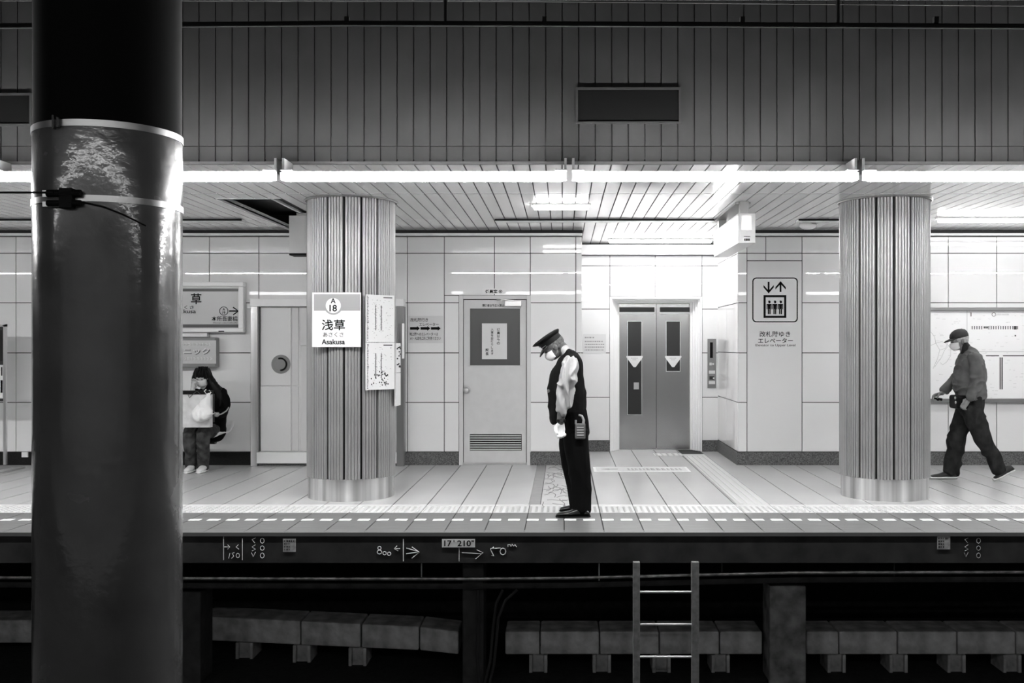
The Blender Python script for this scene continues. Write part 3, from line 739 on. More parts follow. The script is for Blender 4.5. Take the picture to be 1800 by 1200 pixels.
# call panel
Yc = YR-.01
r = empty('call_panel', P(1251, 682, Yc), 'narrow steel lift call panel on the wall right of the lift', 'call panel')
px_rect(MB(), 1243.5, 595.5, 1258.5, 682, Yc+.01, .015).build('plate', mat('call plate', .26, .3, metal=.6), r, bevel=.003)
px_rect(MB(), 1248, 601.5, 1253, 629, Yc-.005, .003).build('display', black_m, r)
b = MB(); px_rect(b, 1246, 651, 1257, 656.5, Yc-.005, .004); px_rect(b, 1246, 669.5, 1257, 675, Yc-.005, .004); b.build('button_label', paper_m, r)
px_rect(MB(), 1247, 661, 1255, 667, Yc-.005, .006).build('button', dark_m, r)
b = MB(); b.cyl(P(1253.5, 639.5, Yc-.005), P(1253.5, 639.5, Yc-.018), .014, 16); b.cyl(P(1254.5, 664.5, Yc-.005), P(1254.5, 664.5, Yc-.018), .012, 16); px_rect(b, 1247, 637, 1251, 642, Yc-.005, .003); b.build('button', paper_m, r)
# notice on the recess wall
r = empty('notice_sheet', P(1045, 621, YR), 'small white notice with small print on the wall right of the officer', 'notice')
px_rect(MB(), 1025, 587, 1065, 621, YR, .004).build('sheet', paper_m, r)
b = MB(); rd = random.Random(9)
for i, yy in enumerate((593, 600, 605, 610, 615)):
    x = 1028
    while x < (1042 if i == 0 else 1060):
        wd = rd.uniform(1, 3.4); px_rect(b, x, yy-1, x+wd, yy+(.8 if i else 1.2), YR-.004, .002); x += wd+.9
b.build('print', grey_ink_m, r)
# ---------------------------------------------------------------- lift pictogram on the front wall
r = empty('lift_sign', P(1362, 612, YB), 'black pictogram of three people in a lift with up and down arrows', 'sign')
W(1314, 459, 1409, 793, .003).build('sheet', mat('sign film', .74, .3), r)
b = MB(); Yp = YB-.005
def rounded(cx, cy, hw, hh, rad, n=6):
    out = []
    for qx, qy, a0 in ((1, 1, 0), (-1, 1, 90), (-1, -1, 180), (1, -1, 270)):
        for i in range(n+1):
            a = math.radians(a0 + 90*i/n); out.append((cx + qx*(hw-rad) + rad*math.cos(a), cy + qy*(hh-rad) + rad*math.sin(a)))
    return out
def ring_poly(b, outer, inner, y0, y1):
    n = len(outer); vs = [Vector((x, y, z)) for y in (y0, y1) for poly in (outer, inner) for x, z in poly]; fs = []
    for i in range(n):
        j = (i+1) % n
        fs += [(i, j, n+j, n+i), (2*n+j, 2*n+i, 3*n+i, 3*n+j), (i, 2*n+i, 2*n+j, j), (n+j, 3*n+j, 3*n+i, n+i)]
    b._f(vs, fs)
cx, cz = X_(1362.3, YB), Z_(527, YB)
ring_poly(b, rounded(cx, cz, 40*s_, 39.5*s_, 7*s_), rounded(cx, cz, 38*s_, 37.5*s_, 5.5*s_), Yp, YB-.003)
ring_poly(b, rounded(X_(1362, YB), Z_(538.5, YB), 20*s_, 20*s_, .2*s_), rounded(X_(1362, YB), Z_(538.5, YB), 16.2*s_, 16.2*s_, .1*s_), Yp, YB-.003)
for k in range(3):
    m = 1352 + k*10
    b.cyl(P(m, 530.5, Yp), P(m, 530.5, YB-.003), 2.6*s_, 14)
    for q in ((m-4.4, 534, m+4.4, 536.5), (m-4.4, 534, m-3, 543.5), (m+3, 534, m+4.4, 543.5), (m-2.5, 534, m+2.5, 543), (m-2.5, 543, m-.4, 552), (m+.4, 543, m+2.5, 552)): px_rect(b, *q, YB-.003, .002)
for m, sgn in ((1351, 1), (1372, -1)):
    px_rect(b, m-1.6, 495, m+1.6, 513, YB-.003, .002)
    tip = 515.5 if sgn > 0 else 494
    for d in (-1, 1):
        p0 = (m, tip); p1 = (m + d*9, tip - sgn*10.5)
        q = [(p0[0], p0[1]), (p1[0], p1[1]), (p1[0], p1[1]-sgn*4.2), (p0[0], p0[1]-sgn*4.8)]
        b.prism([(X_(a, YB), Z_(c, YB)) for a, c in q], Yp, YB-.003)
b.text('改札階ゆき', X_(1362, YB), Z_(587, YB), Yp, 10*s_, width=54*s_, bold=.008); b.text('エレベーター', X_(1363, YB), Z_(598.5, YB), Yp, 9*s_, width=61*s_, bold=.012)
b.text('Elevator to Upper Level', X_(1363, YB), Z_(607, YB), Yp, 5.5*s_, width=70*s_, bold=.004); b.build('pictogram', ink_m, r)
# ---------------------------------------------------------------- map board on the right
Ym = YB-.03; sm = Ym/F
r = empty('map_board', P(1800, 706, Ym), 'large white route map and timetable board behind the walking man', 'map board')
b = MB(); px_rect(b, 1590, 540.5, 2010, 546, Ym+.03, .07); px_rect(b, 1590, 700, 2010, 707, Ym+.03, .07); b.build('frame', grey_frame_m, r, bevel=.003)
px_rect(MB(), 1592, 546, 2010, 700, Ym+.02, .02).build('board', mat('map sheet', .88, .35), r)
b = MB(); y_ = Ym-.001; px_rect(b, 1699, 546, 1700.5, 700, Ym, .002); px_rect(b, 1700, 617, 1990, 618.5, Ym, .002); b.build('sheet_joint', pale_ink_m, r)
b = MB(); rd = random.Random(11)
px_rect(b, 1706, 549, 1707.6, 556, Ym, .002)
for i in range(20):
    x = 1708 + i*4.2
    if i in (5, 6): px_rect(b, x, 573.5, x+3.6, 577, Ym, .002); continue
    px_rect(b, x, 573, x+1.5, 578.5, Ym, .002)
px_rect(b, 1783.5, 588.5, 1786, 591, Ym, .002); px_rect(b, 1782, 573, 1787, 579, Ym, .002)
px_rect(b, 1733, 624, 1756, 626, Ym, .002); px_rect(b, 1763, 624, 1838, 626, Ym, .002); px_rect(b, 1757, 628, 1759.3, 684, Ym, .002); px_rect(b, 1760.3, 628, 1762.7, 684, Ym, .002)
cc = P(1747, 552.5, y_); b.tube([cc+Vector((.023*math.cos(i*2*PI/16), 0, .023*math.sin(i*2*PI/16))) for i in range(16)], .0035, 4, closed=True)
b.build('print', mat('map print', .10, .6), r)
b = MB()
for i in range(200):
    x = rd.uniform(1640, 1697) if i < 60 else rd.uniform(1703, 1880); y = rd.uniform(550, 696)
    if i >= 60: y = 548+round((y-548)/6)*6 + rd.uniform(-.6, .6)
    wd = rd.uniform(1, 7); px_rect(b, x, y, x+wd, y+.7, Ym, .0015)
for i in range(16): px_rect(b, 1752+i*2.2, 551, 1753.5+i*2.2, 554, Ym, .002) if i < 10 else None
b.build('fine_print', pale_ink_m, r)
b = MB()
for pts in ([(1636, 583), (1643, 592), (1645, 603), (1652, 615), (1648, 630), (1640, 648)], [(1645, 603), (1656, 600), (1664, 604), (1671, 612), (1671, 625), (1664, 636), (1657, 641), (1653, 637)], [(1671, 603), (1660, 616), (1655, 628), (1648, 637), (1643, 645)], [(1652, 615), (1662, 612), (1668, 598), (1680, 592)], [(1636, 607), (1645, 603)]):
    b.tube([P(a, c, y_) for a, c in pts], .0015, 4)
b.build('map_lines', grey_ink_m, r)
r.location.y = r.location.y
# floor sign strip
r = empty('floor_sign', (.95, 12.05, 0), 'long white guidance strip with arrow on the floor before the lift recess', 'floor sign')
MB().box(.365, 1.52, 11.82, 12.30, 0, .002).build('strip', mat('strip border', .85, .4), r)
MB().box(.40, 1.49, 11.87, 12.25, .002, .003).build('face', mat('strip face', .66, .4), r)
b = MB(); b.prismz([(.46, 12.06), (.56, 12.0), (.56, 12.04), (.66, 12.04), (.66, 12.08), (.56, 12.08), (.56, 12.12)], .003, .004)
rd = random.Random(4); x = .78
while x < 1.42:
    wd = rd.uniform(.02, .05); b.box(x, x+wd, 11.98, 12.02, .003, .004); b.box(x, x+wd*.3, 11.98, 12.14, .003, .004); b.box(x, x+wd*.8, 12.08, 12.12, .003, .004); x += wd+.02
b.build('lettering', grey_ink_m, r)
# ---------------------------------------------------------------- under the platform
YP = 8.16
r = empty('service_pipe', (0, YP, -.45), 'long shiny pipe slung beneath the platform edge', 'pipe')
MB().tube([P(a, c, YP) for a, c in ((-500, 1012), (0, 1014.5), (320, 1016), (500, 1016.5), (800, 1017), (1000, 1015.5), (1200, 1010.5), (1400, 1006), (1800, 1005), (2300, 1004))], .014, 8).build('pipe', mat('worn steel pipe', .5, .35, metal=.9, var=.5, vscale=14), r, smooth=True)
MB().tube([P(a, c+13, YP) for a, c in ((-500, 1012), (0, 1014.5), (320, 1016), (500, 1016.5), (800, 1017), (1000, 1015.5), (1200, 1010.5), (1400, 1006), (1800, 1005), (2300, 1004))], .022, 4).build('bracket_angle', conc_dm, r)
for pxx in (741, 1053, 1269, 1572): MB().tube([P(pxx, 990, YP), P(pxx, 1020, YP)], .006, 6).build('hanger', conc_m, r) if pxx in (741, 1053) else MB().tube([P(pxx, 990, YP), P(pxx, 1012, YP)], .006, 6).build('hanger', conc_dm, r)
def post(x0, x1, ytop, m, label, Y=8.25):
    z = Z_(ytop, Y)
    return tag(MB().box(X_(x0, Y), X_(x1, Y), Y, Y+.3, -1.62, z).build('concrete_post', m, bevel=.012), label, 'post')
post(1353, 1417, 1030, mat('blotchy post concrete', .22, .9, var=.75, vscale=6, bump=.5, bscale=30), 'pale worn concrete post under the platform right of the ladder')
post(813, 850, 990, conc_dm, 'dark concrete post wrapped in cables under the platform')
post(320, 352, 1040, conc_dm, 'dark concrete post just right of the steel column base')
for i, pts in enumerate(([(884, 1036), (872, 1060), (866, 1110), (862, 1160), (850, 1210)], [(909, 1036), (888, 1055), (876, 1085), (872, 1130), (868, 1170), (858, 1210)], [(840, 1036), (842, 1090), (838, 1150), (844, 1210)])):
    tag(MB().tube([P(a, c, 8.2) for a, c in pts], .012, 8).build('black_cable', mat('cable sheath', .03, .5), smooth=True), ['black cable hanging down beside the cable wrapped post, left of two', 'black cable curving down from the right toward the cable wrapped post', 'black cable running straight down the face of the cable wrapped post'][i], 'cable', 'cables by the dark post')
# duct kerb units carried on stubs
def kerb(x0, x1, yt0, yt1, hb0, hb1, Y0, Y1, idx):
    b = MB(); 
    A = [P(x0, yt0, Y0), P(x1, yt1, Y1), P(x1, hb1, Y1), P(x0, hb0, Y0)]
    vs = A + [v + Vector((0, .35, 0)) for v in A]
    b._f(vs, [(0,1,2,3), (7,6,5,4), (0,4,5,1), (1,5,6,2), (2,6,7,3), (3,7,4,0)])
    return b.build('concrete_kerb', conc_m, bevel=.012)
KY = 8.45
segs = [(-180, -60), (-55, 120), (125, 350), (353, 527), (529, 633), (636, 736), (738, 806), (888, 948), (950, 1053), (1055, 1158), (1160, 1264), (1266, 1340), (1418, 1474), (1476, 1577), (1579, 1682), (1684, 1785), (1787, 1890)]
def ky(px):
    if px < 353: return 1090, 1130, KY+.6
    if px < 806: t = (px-353)/453; return 1083+t*22, 1125+t*21, KY+.45*(1-t)
    return 1110, 1150, KY
where = {353: 'first kerb length right of the steel column', 529: 'second kerb length right of the steel column', 636: 'third kerb length right of the steel column', 738: 'kerb length ending at the cable wrapped post', 888: 'kerb length starting right of the cable wrapped post', 950: 'kerb length between the cable post and the ladder', 1055: 'kerb length behind the left rail of the ladder', 1160: 'kerb length seen between the ladder rails', 1266: 'kerb length between the ladder and the pale post', 1418: 'kerb length starting right of the pale post', 1476: 'second kerb length right of the pale post', 1579: 'third kerb length right of the pale post', 1684: 'fourth kerb length right of the pale post', 1787: 'last kerb length at the right frame edge', -55: 'kerb length left of the steel column', 125: 'kerb length mostly behind the steel column', -180: 'kerb length beyond the left frame edge'}
for i, (a, c) in enumerate(segs):
    t0, b0, Y0 = ky(a); t1, b1, Y1 = ky(c)
    if c > 353 and a < 353: t1, b1, Y1 = ky(352)
    tag(kerb(a, c, t0, t1, b0, b1, Y0, Y1, i), 'rough concrete ' + where[a] + ' under the platform', 'kerb', 'concrete kerb lengths under the platform')
stubs = {429: 'below the first kerb length right of the steel column', 530: 'second from the steel column', 628: 'third from the steel column', 738: 'nearest left of the cable wrapped post', 946: 'first right of the cable wrapped post', 1058: 'just left of the ladder', 1163: 'between the ladder rails', 1267: 'just right of the ladder', 1471: 'first right of the pale post', 1580: 'second right of the pale post', 1682: 'third right of the pale post', 1780: 'at the right frame edge'}
del stubs[738]
for a, lb in stubs.items():
    t, bt, Y = ky(a)
    r0 = P(a, bt, Y+.04)
    z1 = r0.z - .004; b = MB(); b.box(r0.x-.078, r0.x-.05, Y+.04, Y+.3, -1.62, z1); b.box(r0.x+.05, r0.x+.078, Y+.04, Y+.3, -1.62, z1); b.box(r0.x-.05, r0.x+.05, Y+.07, Y+.3, -1.62, z1)
    tag(b.build('support_block', conc_m, bevel=.006), 'concrete block under the kerb, ' + lb, 'support block', 'blocks carrying the concrete kerb')
# ladder
YL = 7.93
r = empty('ladder', P(1171, 1200, YL), 'grey metal ladder hung below the platform edge', 'ladder')
for a, c, t_, bt in ((1113, 1125, 1113, 1113), (1216, 1229, 1216, 1216)):
    b = MB(); vs = [P(a, 988, YL), P(c, 988, YL), P(c, 1290, YL), P(a, 1290, YL)]; vs = vs + [v+Vector((0, .05, 0)) for v in vs]
    b._f(vs, [(0,1,2,3), (7,6,5,4), (0,4,5,1), (1,5,6,2), (2,6,7,3), (3,7,4,0)]); b.build('rail', ladder_m, r, bevel=.003)
for y in (1040, 1097, 1154, 1212): MB().cyl(P(1125, y, YL+.025), P(1216, y, YL+.025), .010, 10).build('rung', rung_m, r, smooth=True)
# writing on the edge beam
YF = YE-.007; sf = YF/F
r = empty('distance_plate', P(806, 961, YF), 'small white plate reading 17K210M on the platform edge beam', 'sign')
px_rect(MB(), 777, 947, 835, 961.5, YF, .004).build('plate', plate_m, r)
b = MB(); b.text('17', X_(787.5, YF), Z_(954.5, YF), YF-.006, 10.5*sf, width=13*sf, bold=.02); b.text('210', X_(816, YF), Z_(954.5, YF), YF-.006, 10.5*sf, width=24*sf, bold=.02); b.text('K', X_(799, YF), Z_(950.5, YF), YF-.006, 4*sf, bold=.02); b.text('M', X_(831, YF), Z_(950.5, YF), YF-.006, 4*sf, bold=.02); b.build('lettering', ink_m, r)
def chalk(name, strokes, label, m=chalk_m, rad=.0035):
    b = MB()
    for st in strokes: b.tube([P(a, c, YF-.0005) for a, c in st], rad, 4)
    tag(b.build(name, m), label, 'chalk mark')
O = lambda cx, cy, rx, ry: [(cx+rx*math.cos(i*2*PI/8), cy+ry*math.sin(i*2*PI/8)) for i in range(9)]
chalk('chalk_mark', [[(709, 947), (709, 986)], [(714, 963), (735, 969)], [(714, 973), (735, 970)], [(724, 961), (737, 970), (724, 981)], O(667, 963, 3, 3), O(667, 970, 4, 3.5), O(676, 972, 3, 3), O(684, 973, 3, 3), [(703, 964), (694, 964)], [(698, 959), (693, 964), (700, 968)]], 'chalked 800 with arrows beside a vertical line left of the white plate')
chalk('chalk_mark', [[(807, 963), (807, 986)], [(812, 971), (846, 973)], [(838, 966), (849, 971), (836, 982)]], 'thin chalked line and arrow below the white plate', rad=.0022)
chalk('chalk_mark', [[(868, 961), (862, 965), (868, 977), (864, 976)], [(862, 964), (880, 963)], O(884, 969, 5, 6), [(893, 961), (893, 957), (897, 957), (897, 960)], [(899, 960), (900, 956), (903, 960), (905, 957), (908, 961)]], 'chalked 50 cm right of the white plate')
chalk('chalk_mark', [[(393, 943), (393, 984)], [(426, 946), (426, 984)], [(394, 961), (404, 961)], [(400, 957), (404, 961), (400, 965)], [(419, 957), (415, 961), (420, 965)], [(404, 972), (402, 981)], [(412, 971), (408, 972), (411, 977), (407, 981)], O(418, 976, 3, 4)], 'two chalked vertical lines with small arrows, left of the others', rad=.0025)
def svo(x, dx, m, label):
    chalk('chalk_mark', [[(x+4, 945), (x-2, 948), (x+3, 954)], [(x+4, 957), (x-2, 961), (x+4, 965), (x-2, 968)], [(x-3, 971), (x, 978), (x+4, 970)], O(x+dx, 950, 3.5, 4.5), O(x+dx, 963, 3.5, 4), O(x+dx, 976, 3.5, 4.5)], label, m, rad=.0025)
svo(445, 16, chalk_m, 'chalked letters and circles in two columns left of the left sticker')
svo(1698, 22, grey_ink_m, 'faint chalked letters and circles right of the right sticker')
for (x0, y0, x1, y1, lb) in ((497.5, 946.5, 520, 969.5, 'square pale sticker on the edge beam near the dark steel column'), (1647.5, 942, 1670, 965, 'square pale sticker on the edge beam below the walking man')):
    r = empty('edge_sticker', P((x0+x1)/2, y1, YF), lb, 'sticker')
    px_rect(MB(), x0, y0, x1, y1, YF, .003).build('sheet', mat('worn sticker', .34, .7, var=.3, vscale=40), r)
    b = MB(); rd = random.Random(int(x0))
    for yy in range(4):
        x = x0+2
        while x < x1-(4 if yy == 0 else 12): px_rect(b, x, y0+2.5+yy*5, x+rd.uniform(1, 3), y0+5.5+yy*5, YF-.003, .001); x += 4
    b.build('print', dark_m, r)
#PEOPLE
# ---------------------------------------------------------------- people
YY = Vector((0, 1, 0)); XX = Vector((1, 0, 0))
def chain(b, secs, ref=YY, n=20, round_=True):
    """loft through (center, r_in_plane, r_along_ref); rounded ends"""
    cs = [Vector(q[0]) for q in secs]; out = []
    for i, q in enumerate(secs):
        t = (cs[min(i+1, len(cs)-1)] - cs[max(i-1, 0)]).normalized()
        A = (ref - t*ref.dot(t)).normalized(); B = t.cross(A)
        out.append([cs[i], q[2], q[1], A, B, t])
    full = []
    if round_:
        c, ra, rb, A, B, t = out[0]; m = min(ra, rb)
        for f, g in ((.92, .35), (.62, .75)): full.insert(0, (c - t*m*f*.55, ra*g if f > .7 else ra*g, rb*g, A, B)) if False else None
        full += [(c - t*m*.62, ra*.45, rb*.45, A, B), (c - t*m*.35, ra*.82, rb*.82, A, B)]
    full += [tuple(o[:5]) for o in out]
    if round_:
        c, ra, rb, A, B, t = out[-1]; m = min(ra, rb)
        full += [(c + t*m*.35, ra*.82, rb*.82, A, B), (c + t*m*.62, ra*.45, rb*.45, A, B)]
    b.loft(full, n)
def smooth_chain(secs, k=3):
    """catmull-rom refinement of a chain"""
    P0 = [(Vector(c), r1, r2) for c, r1, r2 in secs]; out = []
    for i in range(len(P0)-1):
        a, p, q, d = P0[max(0, i-1)], P0[i], P0[i+1], P0[min(len(P0)-1, i+2)]
        for j in range(k):
            t = j/k
            f = lambda w0, w1, w2, w3: .5*((2*w1) + (-w0+w2)*t + (2*w0-5*w1+4*w2-w3)*t*t + (-w0+3*w1-3*w2+w3)*t**3)
            out.append((f(a[0], p[0], q[0], d[0]), f(a[1], p[1], q[1], d[1]), f(a[2], p[2], q[2], d[2])))
    out.append(P0[-1]); return out
def fuse(b, name, m, parent, voxel=.008, smooth=4, folds=None, origin=None):
    """one continuous skin over everything in b"""
    o = b.build(name, m, parent, origin=origin)
    if parent is None: pass
    rm = o.modifiers.new('r', 'REMESH'); rm.mode = 'VOXEL'; rm.voxel_size = voxel; rm.use_smooth_shade = True
    sm = o.modifiers.new('s', 'SMOOTH'); sm.iterations = smooth; sm.factor = .5
    dg = bpy.context.evaluated_depsgraph_get(); dg.update()
    me = bpy.data.meshes.new_from_object(o.evaluated_get(dg), depsgraph=dg)
    o.modifiers.clear(); old = o.data; o.data = me; bpy.data.meshes.remove(old)
    if not me.materials: me.materials.append(m)
    if folds:
        amp, sc3, seed = folds; me.update()
        nn = [v.normal.copy() for v in me.vertices]
        for v, nrm in zip(me.vertices, nn):
            p = Vector((v.co.x*sc3[0]+seed, v.co.y*sc3[1], v.co.z*sc3[2]))
            d = noise.noise(p + .6*noise.noise_vector(p*.7)); d = 1 - abs(d)*2.6
            v.co += nrm*(amp*(d-.5))
    for p in me.polygons: p.use_smooth = True
    me.update(); return o
def head_frame(c, pitch, face):
    """local x = forward, y = side, z = up"""
    base = Matrix.Rotation(PI if face == 'left' else (-PI/2 + face if not isinstance(face, str) else 0), 4, 'Z')
    return Matrix.Translation(c) @ base @ Matrix.Rotation(math.radians(pitch), 4, 'Y')
def head_parts(b, M, s=1.):
    E = lambda c, r, rot=None: b.ell([q*s for q in c], [q*s for q in r], M, rot=rot)
    E((-.008, 0, .028), (.098, .076, .088)); E((.028, 0, -.030), (.066, .062, .080)); E((.048, 0, -.082), (.036, .036, .026))
    E((.072, 0, .012), (.024, .052, .012)); E((.094, 0, -.028), (.017, .013, .016)); E((.088, 0, -.010), (.012, .009, .026)); E((.082, 0, -.060), (.014, .024, .010))
    E((.050, .034, -.026), (.026, .020, .022)); E((.050, -.034, -.026), (.026, .020, .022))
    for sy in (-1, 1):
        E((-.006, .074*sy, -.016), (.019, .007, .031)); E((-.012, .080*sy, -.008), (.013, .006, .020)); E((.076, .030*sy, -.003), (.012, .014, .009))
def eyes(M, parent, s=1.):
    for sy in (-1, 1): MB().ell((.0845*s, .030*s*sy, -.003*s), (.006*s, .011*s, .005*s), M, n=12, m=8).build('eye', ink_m, parent, smooth='all')
def hand(b, M, s=1., curl=.6, grip=0):
    """M: x = towards the fingertips, y = thumb side, z = back of the hand; palm starts at the origin"""
    def ch(pts, r): 
        chain(b, [(M @ (Vector(p)*s), q*s, q*s) for p, q in zip(pts, [v+grip for v in r])], ref=(M.to_3x3() @ Vector((0, 1, 0))).normalized(), n=10)
    ref = (M.to_3x3() @ Vector((0, 1, 0))).normalized()
    chain(b, [(M @ (Vector(p)*s), (a+grip)*s, (c+grip)*s) for p, a, c in (((-.02, 0, 0), .020, .026), ((.01, 0, 0), .018, .034), ((.05, 0, 0), .016, .042), ((.085, 0, -.002), .013, .040))], ref=ref, n=16)
    for i, (y, L) in enumerate(((.031, .072), (.011, .080), (-.010, .075), (-.030, .058))):
        a = 0; p = Vector((.085, y, -.002)); pts = [p.copy()]
        for k, f in enumerate((.45, .32, .23)):
            a += curl*(.5, .7, .5)[k]*(1+.12*i)
            p = p + Vector((math.cos(a), 0, -math.sin(a)))*L*f; pts.append(p.copy())
        ch(pts, (.0105, .0100, .0090, .0075))
    pts = [Vector((.012, .026, -.006)), Vector((.04, .052, -.016)), Vector((.066, .058, -.030 - .02*curl)), Vector((.085, .052, -.042 - .03*curl))]
    ch(pts, (.015, .0125, .011, .009))
def basis(o, xd, yd):
    x = Vector(xd).normalized(); y = Vector(yd); y = (y - x*y.dot(x)).normalized(); z = x.cross(y)
    m = Matrix((x, y, z)).transposed().to_4x4(); m.translation = Vector(o); return m
def shoe(b, toe, heel, hgt, wd, lift=0.):
    """toe, heel: points on the ground line of the sole"""
    toe, heel = Vector(toe), Vector(heel); d = (toe-heel).normalized(); L = (toe-heel).length
    up = Vector((0, 0, 1)); up = (up - d*up.dot(d)).normalized(); sd = d.cross(up)
    secs = []
    for t, h, w_ in ((.0, .30, .55), (.06, .8, .8), (.25, 1., .9), (.42, .88, .88), (.62, .58, 1.), (.82, .46, .95), (.94, .36, .7), (1., .2, .35)):
        secs.append((heel + d*L*t + up*hgt*h*.5, hgt*h*.5, wd*w_*.5, up, sd))
    b.loft(secs, 20)
def sole(b, toe, heel, th, wd):
    toe, heel = Vector(toe), Vector(heel); d = (toe-heel).normalized(); L = (toe-heel).length
    up = Vector((0, 0, 1)); up = (up - d*up.dot(d)).normalized(); sd = d.cross(up)
    secs = []
    for t, w_ in ((-.02, .5), (.05, .85), (.25, .9), (.5, .95), (.7, 1.05), (.88, .95), (1.02, .45)):
        secs.append((heel + d*L*t + up*th*.5, th*.5, wd*w_*.5, up, sd))
    b.loft(secs, 20)
def mapper(Y0):
    k = Y0/F
    def w(px, py, dy=0.): return P(px, py, Y0+dy)
    return w, k
# ---------- the station officer, bowing, facing left
w_, k = mapper(8.85)
b = MB()
Mh = head_frame(w_(973.5, 608.5), 35, 'left')
head_parts(b, Mh, .98)
C = lambda pts, ref=YY: chain(b, smooth_chain([(w_(x, y, d), rx*k, ry) for x, y, d, rx, ry in pts]), ref)
C([(980, 606, 0, 12, .055), (990, 614, 0, 11, .056), (998, 624, 0, 12, .07)])
C([(999, 630, 0, 11, .09), (1001, 642, 0, 18, .15), (1000, 665, 0, 22, .16), (1001, 695, 0, 20, .14), (1008, 720, 0, 21, .15), (1009, 742, 0, 22, .155), (1010, 760, 0, 16, .12)])
for d in (-1, 1):
    C([(1001, 640, .155*d, 8, .045), (999, 655, .20*d, 11, .05), (996, 682, .21*d, 9, .042), (992, 705, .215*d, 9, .042), (987, 728, .215*d, 7.5, .034), (985, 744, .215*d, 6, .028)] if d < 0 else
      [(1001, 640, .155*d, 8, .045), (998, 660, .2*d, 11, .05), (994, 682, .2*d, 9, .042), (992, 706, .2*d, 8, .04), (993, 740, .2*d, 6, .028)])
C([(1011, 755, -.08, 17, .075), (1013, 800, -.10, 15, .07), (1018, 830, -.10, 11, .055), (1021, 860, -.10, 10, .05), (1024, 896, -.10, 8, .04)])
C([(1008, 755, .08, 17, .075), (1006, 800, .10, 14, .07), (1009, 830, .11, 11, .055), (1012, 858, .11, 10, .05), (1013, 884, .12, 8, .04)])
hand(b, basis(w_(985.5, 744, -.215), (-.04, 0, -1), (-1, -.35, 0)), .98, 1.1)
hand(b, basis(w_(993, 740, .2), (-.05, 0, -1), (-1, .35, 0)), .98, 1.1)
off = fuse(b, 'person', skin_dm, None, .0055, 2, origin=w_(1010, 905))
tag(off, 'uniformed station officer in peaked cap and face mask bowing his head at the platform edge', 'person')
eyes(Mh, off, .98)
# shirt
b = MB()
C([(990, 612, 0, 9.5, .064), (994.5, 617.5, 0, 10.5, .072), (999, 624, 0, 12, .09)])
fuse(b, 'collar', shirt_m, off, .005, 2)
b = MB()
C([(1000, 630, 0, 12, .125), (1000, 640, 0, 16, .15), (1000, 665, 0, 22, .165), (1001, 690, 0, 22, .15)])
C([(1003, 634, -.17, 11, .055), (1001, 650, -.215, 15.5, .075), (996, 675, -.23, 15, .072), (993, 698, -.235, 13.5, .068), (991, 712, -.235, 12.5, .060), (989, 719, -.23, 10.5, .050), (988, 724, -.225, 10, .047)])
C([(1001, 636, .17, 11, .055), (998, 656, .21, 14, .07), (994, 680, .22, 13, .065), (992, 705, .22, 12, .06), (993, 730, .22, 9, .045)])
fuse(b, 'shirt', shirt_m, off, .006, 2, folds=(.024, (17, 9, 8), 3.1))
# waistcoat
b = MB()
C([(1002, 619, 0, 11, .11), (1003, 630, 0, 20, .172), (1001, 646, 0, 24.5, .185), (997, 662, 0, 30, .190), (996, 685, 0, 34, .188), (997, 705, 0, 33.5, .180), (999, 722, 0, 31.5, .178)])
C([(978, 665, 0, 12, .10), (976, 690, 0, 13, .14), (976, 715, 0, 12.5, .16), (977, 740, 0, 9.5, .155)])
vo = fuse(b, 'waistcoat', vest_m, off, .008, 3, folds=(.010, (9, 5, 6), 1.7))
MB().ell(w_(964, 687, -.13), (.012, .008, .016)).build('badge', grey_frame_m, vo)
# trousers
b = MB()
C([(1009, 722, 0, 22, .165), (1010, 742, 0, 24, .175), (1011, 762, 0, 25, .165)])
C([(1012, 760, -.09, 24, .095), (1015, 790, -.11, 22, .095), (1018, 820, -.11, 20, .088), (1021, 850, -.11, 18, .082), (1023, 880, -.11, 17, .082), (1023, 896, -.11, 16.5, .08)])
C([(1007, 760, .09, 24, .095), (1005, 790, .11, 22, .095), (1007, 820, .12, 19, .088), (1010, 850, .12, 16, .08), (1013, 878, .12, 14, .075), (1014, 886, .12, 13.5, .075)])
fuse(b, 'trousers', navy_m, off, .008, 3, folds=(.009, (11, 7, 3.2), 8.4))
for d, tx, hx in ((-.13, 978, 1036), (.16, 984, 1028)):
    b = MB(); y0 = 8.85+d; z0 = .012
    t = Vector((X_(tx, 8.85), y0-.02, z0)); h = Vector((X_(hx, 8.85), y0, z0)); shoe(b, t, h, .075, .098)
    o = b.build('shoe', shoe_m, off, smooth='all'); b = MB(); t.z = h.z = .001; sole(b, t, h, .014, .10); b.build('sole', black_m, o, smooth=True)
b = MB(); hand(b, basis(w_(985.5, 744, -.215), (-.04, 0, -1), (-1, -.35, 0)), .98, 1.1, .0038)
fuse(b, 'glove', glove_m, off, .004, 1)
b = MB(); hand(b, basis(w_(993, 740, .2), (-.05, 0, -1), (-1, .35, 0)), .98, 1.1, .0038)
fuse(b, 'glove', glove_m, off, .004, 1)
b = MB(); b.loft([(w_(986.3, y, -.217), .0375, 7.9*k, YY, XX) for y in (736.5, 741)], 20); wo = b.build('watch', black_m, off, smooth=True)
MB().cyl(w_(987, 739, -.25), w_(987, 739, -.266), .017, 16).build('watch_face', dark_m, wo)
